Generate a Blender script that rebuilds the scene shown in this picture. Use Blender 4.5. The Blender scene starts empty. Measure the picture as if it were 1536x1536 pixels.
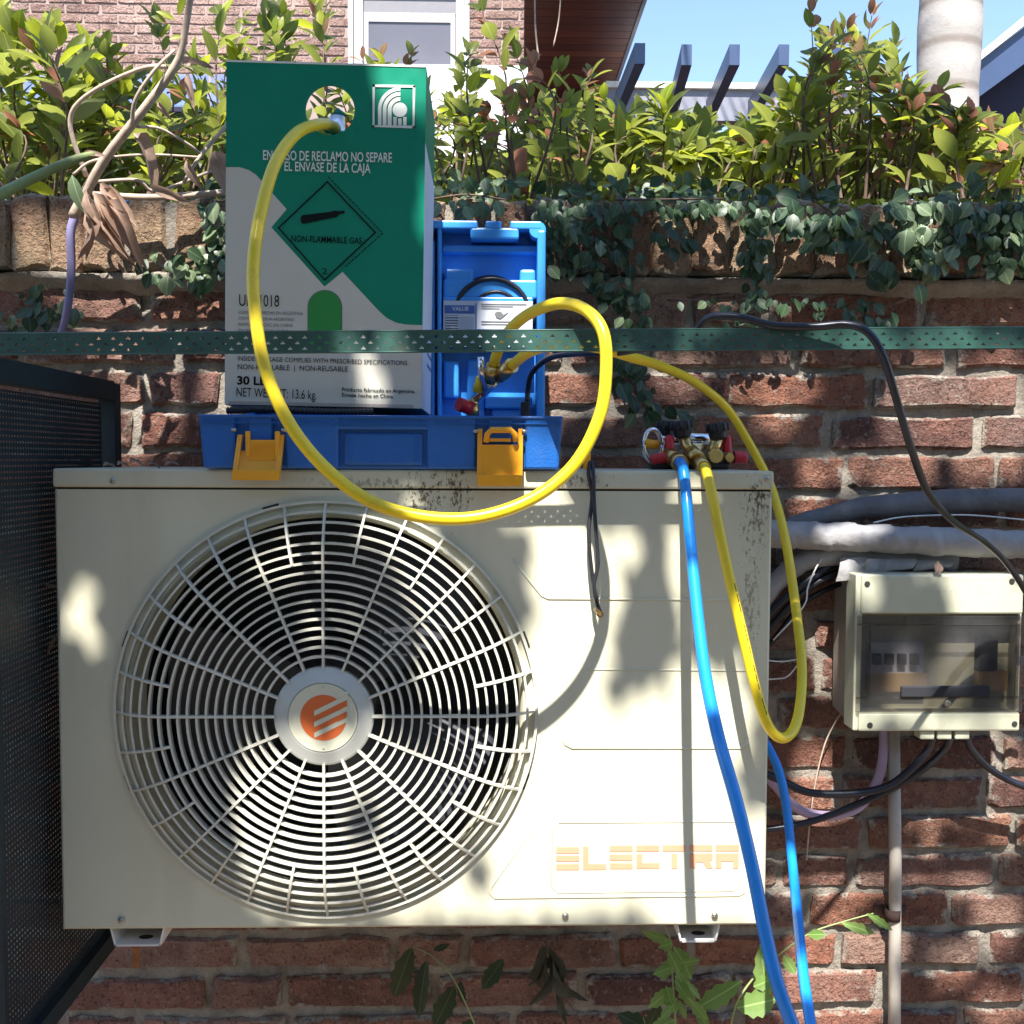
import bpy, bmesh, math, random
from mathutils import Vector, Matrix, noise, Euler

rnd = random.Random(7)
scene = bpy.context.scene
C = scene.collection
R = math.radians
EYE = 1.5                      # camera height above the ground

# ------------------------------------------------------------------ camera
PITCH, YAW, ROLL = 0.05092647, 0.02396626, 0.00427131
fw = Vector((math.sin(YAW)*math.cos(PITCH), math.cos(YAW)*math.cos(PITCH), -math.sin(PITCH)))
rt = Vector((math.cos(YAW), -math.sin(YAW), 0)); up = rt.cross(fw)
cr, sr = math.cos(ROLL), math.sin(ROLL)
rt, up = cr*rt+sr*up, -sr*rt+cr*up
cam = bpy.data.cameras.new('camera'); camo = bpy.data.objects.new('camera', cam); C.objects.link(camo)
cam.sensor_width = 36; cam.lens = 36; cam.clip_start = 0.02; cam.clip_end = 400
camo.matrix_world = Matrix(((rt.x, up.x, -fw.x, 0), (rt.y, up.y, -fw.y, 0), (rt.z, up.z, -fw.z, EYE), (0, 0, 0, 1)))
scene.camera = camo

# ------------------------------------------------------------------ light
SUN = Vector((-0.12, -1.0, 1.5)).normalized()          # towards the sun
world = bpy.data.worlds.new('World'); scene.world = world; world.use_nodes = True
wn = world.node_tree; wn.nodes.clear()
sky = wn.nodes.new('ShaderNodeTexSky'); sky.sky_type = 'NISHITA'; sky.sun_disc = False
sky.sun_elevation = math.asin(SUN.z); sky.sun_rotation = math.pi+0.12; sky.altitude = 10
sky.air_density = 0.8; sky.dust_density = 0.15; sky.ozone_density = 0.7
bg = wn.nodes.new('ShaderNodeBackground'); bg.inputs[1].default_value = 0.145
wo = wn.nodes.new('ShaderNodeOutputWorld')
wn.links.new(sky.outputs[0], bg.inputs[0]); wn.links.new(bg.outputs[0], wo.inputs[0])
sl = bpy.data.lights.new('sun', 'SUN'); sl.energy = 5.0; sl.angle = R(0.5); sl.color = (1, .965, .91)
so = bpy.data.objects.new('sun', sl); C.objects.link(so)
so.rotation_euler = (-SUN).to_track_quat('-Z', 'Y').to_euler(); so.location = (0, -3, 8)
vs = scene.view_settings
vs.view_transform = 'Standard'; vs.look = 'None'; vs.gamma = 1; vs.use_curve_mapping = False; vs.exposure = 1.45
scene.cycles.max_bounces = 6; scene.cycles.transparent_max_bounces = 12

# ------------------------------------------------------------------ helpers
def P(px, py, Y):
    """the point on the plane y=Y that stands at (px,py) of the 1536 px photograph"""
    d = fw + rt*((px-768)/1536.0) + up*((768-py)/1536.0)
    d = d*(Y/d.y)
    return Vector((d.x, d.y, d.z+EYE))

def spline(pts, k=6):
    pts = [Vector(p) for p in pts]
    if len(pts) < 3: return pts
    q = [pts[0]*2-pts[1]]+pts+[pts[-1]*2-pts[-2]]
    out = []
    for i in range(1, len(q)-2):
        a, b, c, d = q[i-1], q[i], q[i+1], q[i+2]
        for j in range(k):
            t = j/k
            out.append(.5*((2*b)+(c-a)*t+(2*a-5*b+4*c-d)*t*t+(3*b-a-3*c+d)*t**3))
    out.append(pts[-1])
    return out

class MB:
    def __init__(s): s.v, s.f, s.m, s.s = [], [], [], []
    def add(s, vs_, fs, mi=0, sm=False):
        o = len(s.v); s.v += [tuple(v) for v in vs_]
        for f in fs: s.f.append([i+o for i in f]); s.m.append(mi); s.s.append(sm)
        return s
    def box(s, lo, hi, mi=0, M=None, bev=0.0):
        x0, y0, z0 = lo; x1, y1, z1 = hi
        if bev:
            bm = bmesh.new(); bmesh.ops.create_cube(bm, size=1)
            for v in bm.verts:
                v.co = Vector(((x0+x1)/2+v.co.x*(x1-x0), (y0+y1)/2+v.co.y*(y1-y0), (z0+z1)/2+v.co.z*(z1-z0)))
            bmesh.ops.bevel(bm, geom=bm.edges[:], offset=bev, segments=2, affect='EDGES', profile=.5)
            bm.verts.index_update()
            vv = [(M @ v.co) if M else v.co.copy() for v in bm.verts]; ff = [[v.index for v in f.verts] for f in bm.faces]
            bm.free(); return s.add(vv, ff, mi)
        vv = [Vector(c) for c in ((x0,y0,z0),(x1,y0,z0),(x1,y1,z0),(x0,y1,z0),(x0,y0,z1),(x1,y0,z1),(x1,y1,z1),(x0,y1,z1))]
        if M: vv = [M @ v for v in vv]
        return s.add(vv, [(0,3,2,1),(4,5,6,7),(0,1,5,4),(1,2,6,5),(2,3,7,6),(3,0,4,7)], mi)
    def tube(s, pts, r, n=8, mi=0, sm=True, cap=True):
        pts = [Vector(p) for p in pts]; m = len(pts)
        rr = r if isinstance(r, (list, tuple)) else [r]*m
        vv, ff = [], []; t0 = (pts[1]-pts[0]).normalized()
        nrm = t0.orthogonal().normalized()
        for i, p in enumerate(pts):
            t = ((pts[min(i+1, m-1)]-pts[max(i-1, 0)])).normalized()
            nrm = (nrm-t*nrm.dot(t)).normalized(); b = t.cross(nrm)
            for j in range(n):
                a = 2*math.pi*j/n; vv.append(p+(nrm*math.cos(a)+b*math.sin(a))*rr[i])
        for i in range(m-1):
            for j in range(n):
                k = (j+1) % n; ff.append((i*n+j, i*n+k, (i+1)*n+k, (i+1)*n+j))
        s.add(vv, ff, mi, sm)
        if cap:
            o = len(s.v)-m*n
            s.f.append([o+j for j in range(n)][::-1]); s.m.append(mi); s.s.append(False)
            s.f.append([o+(m-1)*n+j for j in range(n)]); s.m.append(mi); s.s.append(False)
        return s
    def cyl(s, a, b, r0, r1=None, n=12, mi=0): return s.tube([a, b], [r0, r0 if r1 is None else r1], n, mi)
    def lathe(s, c, axis, prof, n=32, mi=0, sm=True):
        """prof: list of (distance along axis, radius)"""
        c = Vector(c); ax = Vector(axis).normalized(); u = ax.orthogonal().normalized(); w = ax.cross(u)
        vv, ff = [], []
        for (h, r) in prof:
            for j in range(n):
                a = 2*math.pi*j/n; vv.append(c+ax*h+(u*math.cos(a)+w*math.sin(a))*r)
        for i in range(len(prof)-1):
            for j in range(n):
                k = (j+1) % n; ff.append((i*n+j, (i+1)*n+j, (i+1)*n+k, i*n+k))
        return s.add(vv, ff, mi, sm)
    def ring(s, c, r0, r1, y0, y1, n=96, mi=0):
        """annulus about the Y axis"""
        c = Vector(c); vv, ff = [], []
        for (r, y) in ((r0, y0), (r1, y0), (r1, y1), (r0, y1)):
            for j in range(n):
                a = 2*math.pi*j/n; vv.append((c.x+math.cos(a)*r, y, c.z+math.sin(a)*r))
        for q in range(4):
            for j in range(n):
                k = (j+1) % n; p = (q+1) % 4
                ff.append((q*n+j, p*n+j, p*n+k, q*n+k)[::-1])
        return s.add(vv, ff, mi)
    def prism(s, poly, y0, y1, mi=0):
        """poly: (x,z) list, extruded from y0 (front) to y1"""
        n = len(poly); vv = [(x, y0, z) for x, z in poly]+[(x, y1, z) for x, z in poly]
        ff = [tuple(range(n)), tuple(range(2*n-1, n-1, -1))]+[(i, (i+1) % n+0, (i+1) % n+n, i+n)[::-1] for i in range(n)]
        return s.add(vv, ff, mi)
    def mesh(s, name, mats, M=None):
        me = bpy.data.meshes.new(name)
        me.from_pydata([tuple(M @ Vector(v)) for v in s.v] if M else s.v, [], s.f)
        for m in (mats if isinstance(mats, (list, tuple)) else [mats]): me.materials.append(m)
        me.polygons.foreach_set('material_index', s.m); me.polygons.foreach_set('use_smooth', s.s)
        me.update(); return me

WM = {}                       # world matrices of the things
def thing(name, label, cat, loc=(0, 0, 0), rot=(0, 0, 0), group=None):
    o = bpy.data.objects.new(name, None); C.objects.link(o); o.empty_display_size = .05
    o.location = loc; o.rotation_euler = rot; o['label'] = label; o['category'] = cat
    if group: o['group'] = group
    WM[o.name] = Matrix.Translation(Vector(loc)) @ Euler(rot).to_matrix().to_4x4()
    return o
def inv(parent): return WM[parent.name].inverted() if parent else Matrix()
def part(name, mb, mats, parent=None, kind=None, label=None, recalc=True):
    me = mb.mesh(name, mats, inv(parent) if parent else None)
    if recalc:
        bm = bmesh.new(); bm.from_mesh(me); bmesh.ops.recalc_face_normals(bm, faces=bm.faces); bm.to_mesh(me); bm.free()
    o = bpy.data.objects.new(name, me); C.objects.link(o)
    if parent: o.parent = parent; WM[o.name] = WM[parent.name]
    else: WM[o.name] = Matrix()
    if kind: o['kind'] = kind
    if label: o['label'] = label
    return o
def inst(name, me, M, parent=None):
    o = bpy.data.objects.new(name, me); C.objects.link(o)
    if parent: o.parent = parent; o.matrix_local = inv(parent) @ M
    else: o.matrix_world = M
    return o
def tag(o, label, cat, group=None):
    o['label'] = label; o['category'] = cat
    if group: o['group'] = group
    return o

# ------------------------------------------------------------------ materials
def nt(name):
    m = bpy.data.materials.new(name); m.use_nodes = True; t = m.node_tree; b = t.nodes['Principled BSDF']
    return m, t, b
def N(t, typ, **kw):
    n = t.nodes.new(typ)
    for k, v in kw.items():
        if k.startswith('i_'): n.inputs[k[2:].replace('_', ' ')].default_value = v
        else: setattr(n, k, v)
    return n
def pos(t): return N(t, 'ShaderNodeNewGeometry').outputs['Position']
def objco(t): return N(t, 'ShaderNodeTexCoord').outputs['Object']
def tex(t, scale, detail=4, rough=.55, vec=None, sc3=None):
    v = vec or pos(t)
    if sc3:
        mp = N(t, 'ShaderNodeMapping'); mp.inputs['Scale'].default_value = sc3; t.links.new(v, mp.inputs[0]); v = mp.outputs[0]
    n = N(t, 'ShaderNodeTexNoise'); n.inputs['Scale'].default_value = scale; n.inputs['Detail'].default_value = detail
    n.inputs['Roughness'].default_value = rough; t.links.new(v, n.inputs['Vector']); return n.outputs['Fac']
def ramp(t, fac, stops):
    r = N(t, 'ShaderNodeValToRGB'); e = r.color_ramp.elements
    while len(e) < len(stops): e.new(.5)
    for q, (p, c) in zip(e, stops):
        q.position = p; q.color = (*c, 1) if isinstance(c, (tuple, list)) else (c, c, c, 1)
    t.links.new(fac, r.inputs[0]); return r.outputs[0]
def mixc(t, fac, a, b, mode='MIX'):
    n = N(t, 'ShaderNodeMix', data_type='RGBA', blend_type=mode)
    for sock, v in ((n.inputs[0], fac), (n.inputs[6], a), (n.inputs[7], b)):
        if hasattr(v, 'links'): t.links.new(v, sock)
        elif isinstance(v, (tuple, list)): sock.default_value = (*v, 1)
        else: sock.default_value = v
    return n.outputs[2]
def mth(t, op, a, b=0.0, c=None):
    n = N(t, 'ShaderNodeMath', operation=op)
    for i, v in enumerate((a, b, c)):
        if v is None: continue
        if hasattr(v, 'links'): t.links.new(v, n.inputs[i])
        else: n.inputs[i].default_value = v
    return n.outputs[0]
def bump(t, b, h, strength=.3, dist=.002):
    n = N(t, 'ShaderNodeBump'); n.inputs['Strength'].default_value = strength; n.inputs['Distance'].default_value = dist
    t.links.new(h, n.inputs['Height']); t.links.new(n.outputs[0], b.inputs['Normal'])

def simple(name, col, rough=.5, metal=0, var=.12, vscale=20, bmp=0, bscale=200, bdist=.001, spec=None, dirt=None, coat=0):
    m, t, b = nt(name)
    d = tuple(c*(1-var) for c in col); l = tuple(min(1, c*(1+var)) for c in col)
    c = ramp(t, tex(t, vscale), [(.3, d), (.7, l)])
    if dirt:
        c = mixc(t, ramp(t, tex(t, dirt[1], 6, .7), [(.55, 0.0), (.75, dirt[2])]), c, dirt[0])
    t.links.new(c, b.inputs['Base Color'])
    b.inputs['Roughness'].default_value = rough; b.inputs['Metallic'].default_value = metal
    if spec is not None: b.inputs['Specular IOR Level'].default_value = spec
    if coat: b.inputs['Coat Weight'].default_value = coat
    if bmp: bump(t, b, tex(t, bscale, 3), bmp, bdist)
    return m
M_ = {}
M_['hose_y'] = simple('yellow_hose', (.78, .57, .015), .33, var=.06, dirt=((.25, .2, .05), 40, .35), spec=.5)
M_['hose_b'] = simple('blue_hose', (.01, .23, .68), .25, var=.06, spec=.6)
M_['black'] = simple('black_rubber', (.014, .014, .018), .42, var=.3)
M_['cable'] = simple('cable_sheath', (.012, .014, .024), .34, var=.3, dirt=((.05, .05, .06), 60, .3))
M_['blue'] = simple('blue_case_plastic', (.012, .115, .42), .42, var=.08, bmp=.5, bscale=420, bdist=.0012, dirt=((.1, .15, .25), 25, .3))
M_['blue2'] = simple('blue_lid_plastic', (.05, .31, .78), .35, var=.06)
M_['orange'] = simple('orange_latch_plastic', (.82, .36, .012), .4, var=.06)
M_['red'] = simple('red_cap', (.5, .012, .02), .4, var=.1)
M_['brass'] = simple('brass', (.62, .42, .16), .3, 1, .15, 90)
M_['chrome'] = simple('chrome', (.75, .75, .76), .15, 1, .08)
M_['steel'] = simple('screw_steel', (.42, .4, .36), .4, 1, .2, 80)
M_['seam'] = simple('dark_seam', (.03, .027, .022), .9)
M_['dark'] = simple('dark_cavity', (.018, .019, .024), .8)
M_['white'] = simple('white_paint', (.72, .7, .66), .5, dirt=((.3, .24, .18), 18, .4))
M_['rust'] = simple('rust', (.28, .1, .03), .85, var=.4, vscale=60)
M_['darkrust'] = simple('dark_rust', (.05, .025, .02), .85, var=.4, vscale=60)
M_['paper'] = simple('paper', (.55, .57, .62), .6, var=.03)
M_['printblue'] = simple('blue_print', (.06, .13, .36), .6, var=.03)
M_['ink'] = simple('dark_ink', (.01, .014, .014), .9, var=.05, spec=.1)
M_['inkgrey'] = simple('grey_ink', (.13, .13, .13), .6, var=.05)
M_['conduit'] = simple('grey_pvc', (.42, .38, .33), .5, dirt=((.16, .12, .1), 30, .5))
M_['lilac'] = simple('lilac_hose', (.38, .29, .42), .45, dirt=((.15, .11, .14), 30, .5))
M_['tapewrap'] = simple('grey_wrap_tape', (.3, .29, .29), .6, var=.12, vscale=30, bmp=.8, bscale=45, bdist=.004, dirt=((.2, .18, .15), 22, .5))
M_['darkwrap'] = simple('dark_foam_pipe', (.13, .13, .14), .75, var=.25, vscale=25, bmp=.7, bscale=60, bdist=.004)
M_['cagegreen'] = simple('dark_green_paint', (.008, .018, .022), .6, var=.3, vscale=40, bmp=.3, bscale=150)
M_['railgreen'] = simple('green_rail_paint', (.024, .075, .058), .42, var=.25, vscale=50, dirt=((.12, .1, .07), 45, .4))
M_['bark'] = simple('pale_bark', (.45, .35, .27), .8, var=.25, vscale=60, bmp=.5, bscale=120)
M_['bark2'] = simple('brown_bark', (.13, .085, .06), .85, var=.35, vscale=60, bmp=.5, bscale=120)
M_['greenstem'] = simple('green_stem', (.24, .29, .11), .5, var=.2)
M_['purplestem'] = simple('purple_stem', (.2, .18, .33), .6, var=.2)
M_['terracotta'] = simple('terracotta', (.34, .13, .07), .8, var=.2)
M_['beamblue'] = simple('navy_steel', (.045, .07, .14), .35, var=.1, vscale=3)
M_['beamgrey'] = simple('grey_fascia', (.2, .2, .24), .5, var=.2, vscale=3)
M_['stucco'] = simple('white_stucco', (.6, .59, .58), .8, var=.06, vscale=3)
M_['winframe'] = simple('window_frame_paint', (.34, .32, .33), .5, var=.05)
M_['winpanel'] = simple('window_shutter', (.17, .16, .17), .6, var=.05)
M_['glassgrey'] = simple('window_glass', (.12, .115, .13), .12, var=.1, vscale=2)
M_['navy'] = simple('dark_navy_wall', (.012, .01, .03), .8)
M_['bluepanel'] = simple('blue_glass_roof', (.09, .16, .36), .25, var=.2, vscale=2)
M_['ground'] = simple('soil', (.14, .1, .07), .95, var=.3, vscale=4, bmp=.6, bscale=30, bdist=.01)
M_['lawn'] = simple('lawn_soil', (.05, .08, .02), .95, var=.3, vscale=3)
M_['unit_lit'] = None

def leafmat(name, cols, trans=.45, rough=.42, vein=True, spot=None):
    m, t, b = nt(name)
    oi = N(t, 'ShaderNodeObjectInfo').outputs['Random']; gi = N(t, 'ShaderNodeNewGeometry').outputs['Random Per Island']
    r = mth(t, 'FRACT', mth(t, 'ADD', oi, mth(t, 'MULTIPLY', gi, 3.7)))
    n = len(cols); c = ramp(t, r, [(i/(n-1) if n > 1 else 0, cc) for i, cc in enumerate(cols)])
    nz = tex(t, 55, 5, .65); c = mixc(t, ramp(t, nz, [(.35, 0.0), (.75, .5)]), c, tuple(x*.55 for x in cols[0]))
    gs_ = N(t, 'ShaderNodeSeparateXYZ'); t.links.new(N(t, 'ShaderNodeTexCoord').outputs['Generated'], gs_.inputs[0])
    rib = mth(t, 'LESS_THAN', mth(t, 'ABSOLUTE', mth(t, 'SUBTRACT', gs_.outputs[1], .5)), .028)
    c = mixc(t, mth(t, 'MULTIPLY', rib, .55), c, tuple(min(1, x*1.9+.03) for x in cols[-1]))
    if spot: c = mixc(t, ramp(t, tex(t, 130, 3), [(.66, 0.0), (.72, .8)]), c, spot)
    t.links.new(c, b.inputs['Base Color']); b.inputs['Roughness'].default_value = rough
    b.inputs['Specular IOR Level'].default_value = .45
    bump(t, b, tex(t, 90, 3), .25, .002)
    tr = N(t, 'ShaderNodeBsdfTranslucent'); t.links.new(mixc(t, .5, c, tuple(min(1, x*2.2) for x in cols[-1])), tr.inputs[0])
    mx = N(t, 'ShaderNodeMixShader'); mx.inputs[0].default_value = trans
    out = t.nodes['Material Output']
    t.links.new(b.outputs[0], mx.inputs[1]); t.links.new(tr.outputs[0], mx.inputs[2]); t.links.new(mx.outputs[0], out.inputs[0])
    return m
M_['leaf'] = leafmat('hedge_leaf', [(.08, .115, .022), (.14, .175, .03), (.21, .225, .045)], .56, .38)
M_['leafy'] = leafmat('yellow_leaf', [(.2, .28, .02), (.36, .38, .03)], .5)
M_['leafb'] = leafmat('bronze_leaf', [(.12, .11, .035), (.3, .17, .06), (.34, .13, .09)], .5)
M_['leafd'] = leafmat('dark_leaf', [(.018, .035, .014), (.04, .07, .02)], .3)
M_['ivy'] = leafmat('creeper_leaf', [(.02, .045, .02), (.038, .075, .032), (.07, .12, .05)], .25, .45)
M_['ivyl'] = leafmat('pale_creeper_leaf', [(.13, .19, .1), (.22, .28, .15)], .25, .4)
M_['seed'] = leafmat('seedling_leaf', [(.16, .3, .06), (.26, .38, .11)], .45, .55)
M_['dry'] = leafmat('dry_leaf', [(.24, .15, .11), (.44, .3, .22), (.34, .22, .16)], .3, .65)
M_['drydark'] = leafmat('withered_leaf', [(.05, .055, .04), (.09, .09, .06)], .15, .7)

def brickmat(name, cols, mortar, smear=.5, lime=.5, scale=1.0, moss=0.0):
    m, t, b = nt(name)
    g = N(t, 'ShaderNodeTexCoord').outputs['Generated']; oi = N(t, 'ShaderNodeObjectInfo').outputs['Random']
    p = pos(t)
    n = len(cols); base = ramp(t, oi, [(i/(n-1), c) for i, c in enumerate(cols)])
    n1 = tex(t, 28*scale, 6, .65, p); n2 = tex(t, 120*scale, 5, .7, p); n3 = tex(t, 9*scale, 3, .5, p)
    base = mixc(t, ramp(t, n1, [(.38, 0.0), (.7, .8)]), base, tuple(c*.45 for c in cols[0]))
    base = mixc(t, ramp(t, n3, [(.45, 0.0), (.7, .5)]), base, tuple(min(1, c*1.5) for c in cols[-1]))
    base = mixc(t, ramp(t, n2, [(.56, 0.0), (.72, lime)]), base, mortar)
    s = N(t, 'ShaderNodeSeparateXYZ'); t.links.new(g, s.inputs[0])
    def edge(o, w):
        a = mth(t, 'ABSOLUTE', mth(t, 'SUBTRACT', o, .5)); return mth(t, 'MULTIPLY', mth(t, 'SUBTRACT', a, .5-w), 1/w)
    e = mth(t, 'MAXIMUM', edge(s.outputs[0], .07), edge(s.outputs[2], .2))
    e = mth(t, 'ADD', e, mth(t, 'MULTIPLY', mth(t, 'SUBTRACT', n1, .5), 4.5))
    base = mixc(t, ramp(t, e, [(.5, 0.0), (.95, smear)]), base, mortar)
    if moss: base = mixc(t, ramp(t, n3, [(.4, 0.0), (.65, moss)]), base, (.09, .085, .025))
    t.links.new(base, b.inputs['Base Color']); b.inputs['Roughness'].default_value = .9; b.inputs['Specular IOR Level'].default_value = .2
    pit = ramp(t, tex(t, 210*scale, 4, .6, p), [(.3, 0.0), (.42, 1.0)])
    base = mixc(t, mth(t, 'MULTIPLY', mth(t, 'SUBTRACT', 1.0, pit), .75), base, tuple(c*.3 for c in cols[0])); t.links.new(base, b.inputs['Base Color'])
    h = mth(t, 'ADD', mth(t, 'MULTIPLY', n1, 1.7), mth(t, 'ADD', mth(t, 'MULTIPLY', n2, .9), mth(t, 'ADD', mth(t, 'MULTIPLY', pit, .35), mth(t, 'MULTIPLY', tex(t, 420*scale, 3, .6, p), .3))))
    bump(t, b, h, 1.0, .010/scale)
    return m
M_['brick'] = brickmat('red_brick', [(.18, .09, .072), (.35, .15, .09), (.22, .135, .115), (.42, .28, .21), (.14, .072, .062), (.38, .19, .12), (.27, .145, .11), (.34, .22, .175), (.24, .105, .075)], (.38, .33, .275), 1.0, .8)
M_['brickc'] = brickmat('coping_brick', [(.33, .2, .125), (.4, .26, .17), (.27, .15, .10), (.44, .31, .2)], (.48, .41, .31), .6, .5, 1, .35)
M_['brickf'] = brickmat('pale_house_brick', [(.36, .22, .18), (.4, .26, .215), (.32, .2, .17), (.42, .29, .24)], (.37, .28, .24), .4, .3, .35)
m, t, b = nt('mortar'); M_['mortar'] = m
n1 = tex(t, 14, 6, .65); n2 = tex(t, 160, 5, .7)
c = ramp(t, n1, [(.3, (.16, .135, .11)), (.5, (.31, .27, .22)), (.72, (.42, .37, .3))])
c = mixc(t, ramp(t, n2, [(.5, 0.0), (.7, .5)]), c, (.12, .1, .085)); t.links.new(c, b.inputs['Base Color'])
b.inputs['Roughness'].default_value = .95; bump(t, b, mth(t, 'ADD', n1, n2), .9, .006)

# cream painted steel with grime that gathers at given spots
def creammat(name, col, spots=(), grime=.42):
    m, t, b = nt(name); p = pos(t)
    c = ramp(t, tex(t, 5, 4), [(.3, tuple(x*.93 for x in col)), (.7, tuple(min(1, x*1.04) for x in col))])
    st = tex(t, 9, 5, .6, p, (1, 1, .18)); c = mixc(t, ramp(t, st, [(.5, 0.0), (.8, grime)]), c, (.33, .27, .17))
    sp = tex(t, 300, 3, .8); c = mixc(t, ramp(t, sp, [(.735, 0.0), (.76, .7)]), c, (.12, .08, .05))
    for (ctr, rx, rz, k) in spots:
        mp = N(t, 'ShaderNodeVectorMath', operation='SUBTRACT'); t.links.new(p, mp.inputs[0]); mp.inputs[1].default_value = ctr
        m2 = N(t, 'ShaderNodeVectorMath', operation='MULTIPLY'); t.links.new(mp.outputs[0], m2.inputs[0]); m2.inputs[1].default_value = (1/rx, 0, 1/rz)
        ln = N(t, 'ShaderNodeVectorMath', operation='LENGTH'); t.links.new(m2.outputs[0], ln.inputs[0])
        fall = mth(t, 'SUBTRACT', 1.0, ln.outputs['Value'])
        e = mth(t, 'ADD', mth(t, 'MULTIPLY', fall, .36), mth(t, 'MULTIPLY', mth(t, 'ADD', tex(t, 130, 6, .8, p, (1.5, 1, .7)), -.5), 2.2))
        e = mth(t, 'MULTIPLY', e, mth(t, 'GREATER_THAN', fall, 0.0))
        c = mixc(t, ramp(t, e, [(.27, 0.0), (.36, k)]), c, (.09, .055, .03))
    t.links.new(c, b.inputs['Base Color']); b.inputs['Roughness'].default_value = .42; b.inputs['Specular IOR Level'].default_value = .35
    bump(t, b, tex(t, 7, 2), .12, .004)
    return m
YF = 1.2303
spots = [(tuple(P(635, 745, YF)), .04, .055, .9), (tuple(P(690, 735, YF)), .03, .06, .9), (tuple(P(1140, 745, YF)), .035, .02, .95),
         (tuple(P(1135, 770, YF)), .03, .07, .7), (tuple(P(560, 725, YF)), .12, .012, .5), (tuple(P(870, 722, YF)), .06, .012, .8), (tuple(P(1125, 900, YF)), .02, .12, .5)]
M_['cream'] = creammat('cream_cabinet_paint', (.59, .565, .42), spots)
M_['grille'] = simple('cream_grille_plastic', (.56, .54, .45), .38, var=.06, dirt=((.25, .22, .17), 30, .3))
M_['boxcream'] = simple('cream_enclosure_plastic', (.5, .5, .37), .4, var=.06, dirt=((.3, .24, .16), 20, .35))
M_['boxside'] = simple('weathered_enclosure_side', (.36, .31, .27), .6, var=.1, dirt=((.2, .14, .1), 20, .6))
M_['eorange'] = simple('orange_emblem', (.62, .13, .03), .45, var=.04)
M_['efaded'] = simple('faded_orange_print', (.70, .32, .19), .5, var=.08)
M_['hubsilver'] = simple('hub_silver', (.46, .47, .43), .35, .1, .04)
M_['badge'] = simple('badge_cream', (.58, .56, .42), .4, var=.04)
M_['fan'] = simple('fan_plastic', (.03, .032, .042), .45)
m, t, b = nt('coil_fins'); M_['coil'] = m
w = N(t, 'ShaderNodeTexWave'); w.inputs['Scale'].default_value = 130; w.bands_direction = 'X'; t.links.new(pos(t), w.inputs[0])
t.links.new(ramp(t, w.outputs['Fac'], [(.3, (.015, .015, .02)), (.8, (.11, .11, .12))]), b.inputs['Base Color']); b.inputs['Metallic'].default_value = .5; b.inputs['Roughness'].default_value = .5
def cardmat(name, col):
    m, t, b = nt(name)
    c = ramp(t, tex(t, 6, 3), [(.3, tuple(x*.94 for x in col)), (.7, tuple(min(1, x*1.05) for x in col))])
    t.links.new(c, b.inputs['Base Color']); b.inputs['Roughness'].default_value = .38; b.inputs['Specular IOR Level'].default_value = .3
    st = tex(t, 60, 3, .5, pos(t), (1, 1, .03)); bump(t, b, mth(t, 'ADD', mth(t, 'MULTIPLY', st, .3), mth(t, 'MULTIPLY', tex(t, 9, 3), 3.0)), .35, .004)
    return m
M_['cgreen'] = cardmat('green_card', (.0, .21, .125)); M_['ccream'] = cardmat('cream_card', (.55, .53, .46))
M_['clight'] = cardmat('light_green_card', (.03, .24, .05)); M_['cprint'] = cardmat('white_print', (.7, .74, .7))
m, t, b = nt('smoked_window'); M_['smoke'] = m
b.inputs['Base Color'].default_value = (.1, .1, .12, 1); b.inputs['Roughness'].default_value = .12; b.inputs['Alpha'].default_value = 1
tr = N(t, 'ShaderNodeBsdfTransparent'); tr.inputs[0].default_value = (.74, .72, .7, 1)
gl = N(t, 'ShaderNodeMixShader'); fz = ramp(t, tex(t, 18, 4), [(.35, .08), (.75, .28)]); t.links.new(fz, gl.inputs[0])
b.inputs['Base Color'].default_value = (.16, .16, .17, 1)
t.links.new(tr.outputs[0], gl.inputs[1]); t.links.new(b.outputs[0], gl.inputs[2]); t.links.new(gl.outputs[0], t.nodes['Material Output'].inputs[0])
m, t, b = nt('wood_soffit'); M_['wood'] = m
oi = N(t, 'ShaderNodeObjectInfo').outputs['Random']
c = ramp(t, oi, [(0, (.075, .02, .018)), (.5, (.12, .033, .022)), (1, (.16, .05, .03))])
c = mixc(t, ramp(t, tex(t, 6, 5, .6, None, (.4, 6, 6)), [(.4, 0.0), (.7, .7)]), c, (.04, .01, .01)); t.links.new(c, b.inputs['Base Color']); b.inputs['Roughness'].default_value = .45
m, t, b = nt('palm_bark'); M_['palm'] = m
z = N(t, 'ShaderNodeSeparateXYZ'); t.links.new(pos(t), z.inputs[0])
w = N(t, 'ShaderNodeTexWave'); w.bands_direction = 'Z'; w.inputs['Scale'].default_value = 1.3; w.inputs['Distortion'].default_value = 1.2; w.inputs['Detail'].default_value = 3; t.links.new(pos(t), w.inputs[0])
c = ramp(t, w.outputs['Fac'], [(0, (.2, .165, .14)), (.15, (.32, .29, .26)), (1, (.38, .345, .315))])
c = mixc(t, ramp(t, tex(t, 9, 6, .75), [(.5, 0.0), (.7, .6)]), c, (.3, .25, .22)); t.links.new(c, b.inputs['Base Color']); b.inputs['Roughness'].default_value = .9
bump(t, b, mth(t, 'ADD', w.outputs['Fac'], tex(t, 20, 5, .7)), .4, .01)

# ================================================================== the setting
part('ground', MB().add([(-200, -200, 0), (200, -200, 0), (200, 200, 0), (-200, 200, 0)], [(0, 1, 2, 3)]), M_['ground'], kind='structure')

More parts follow.
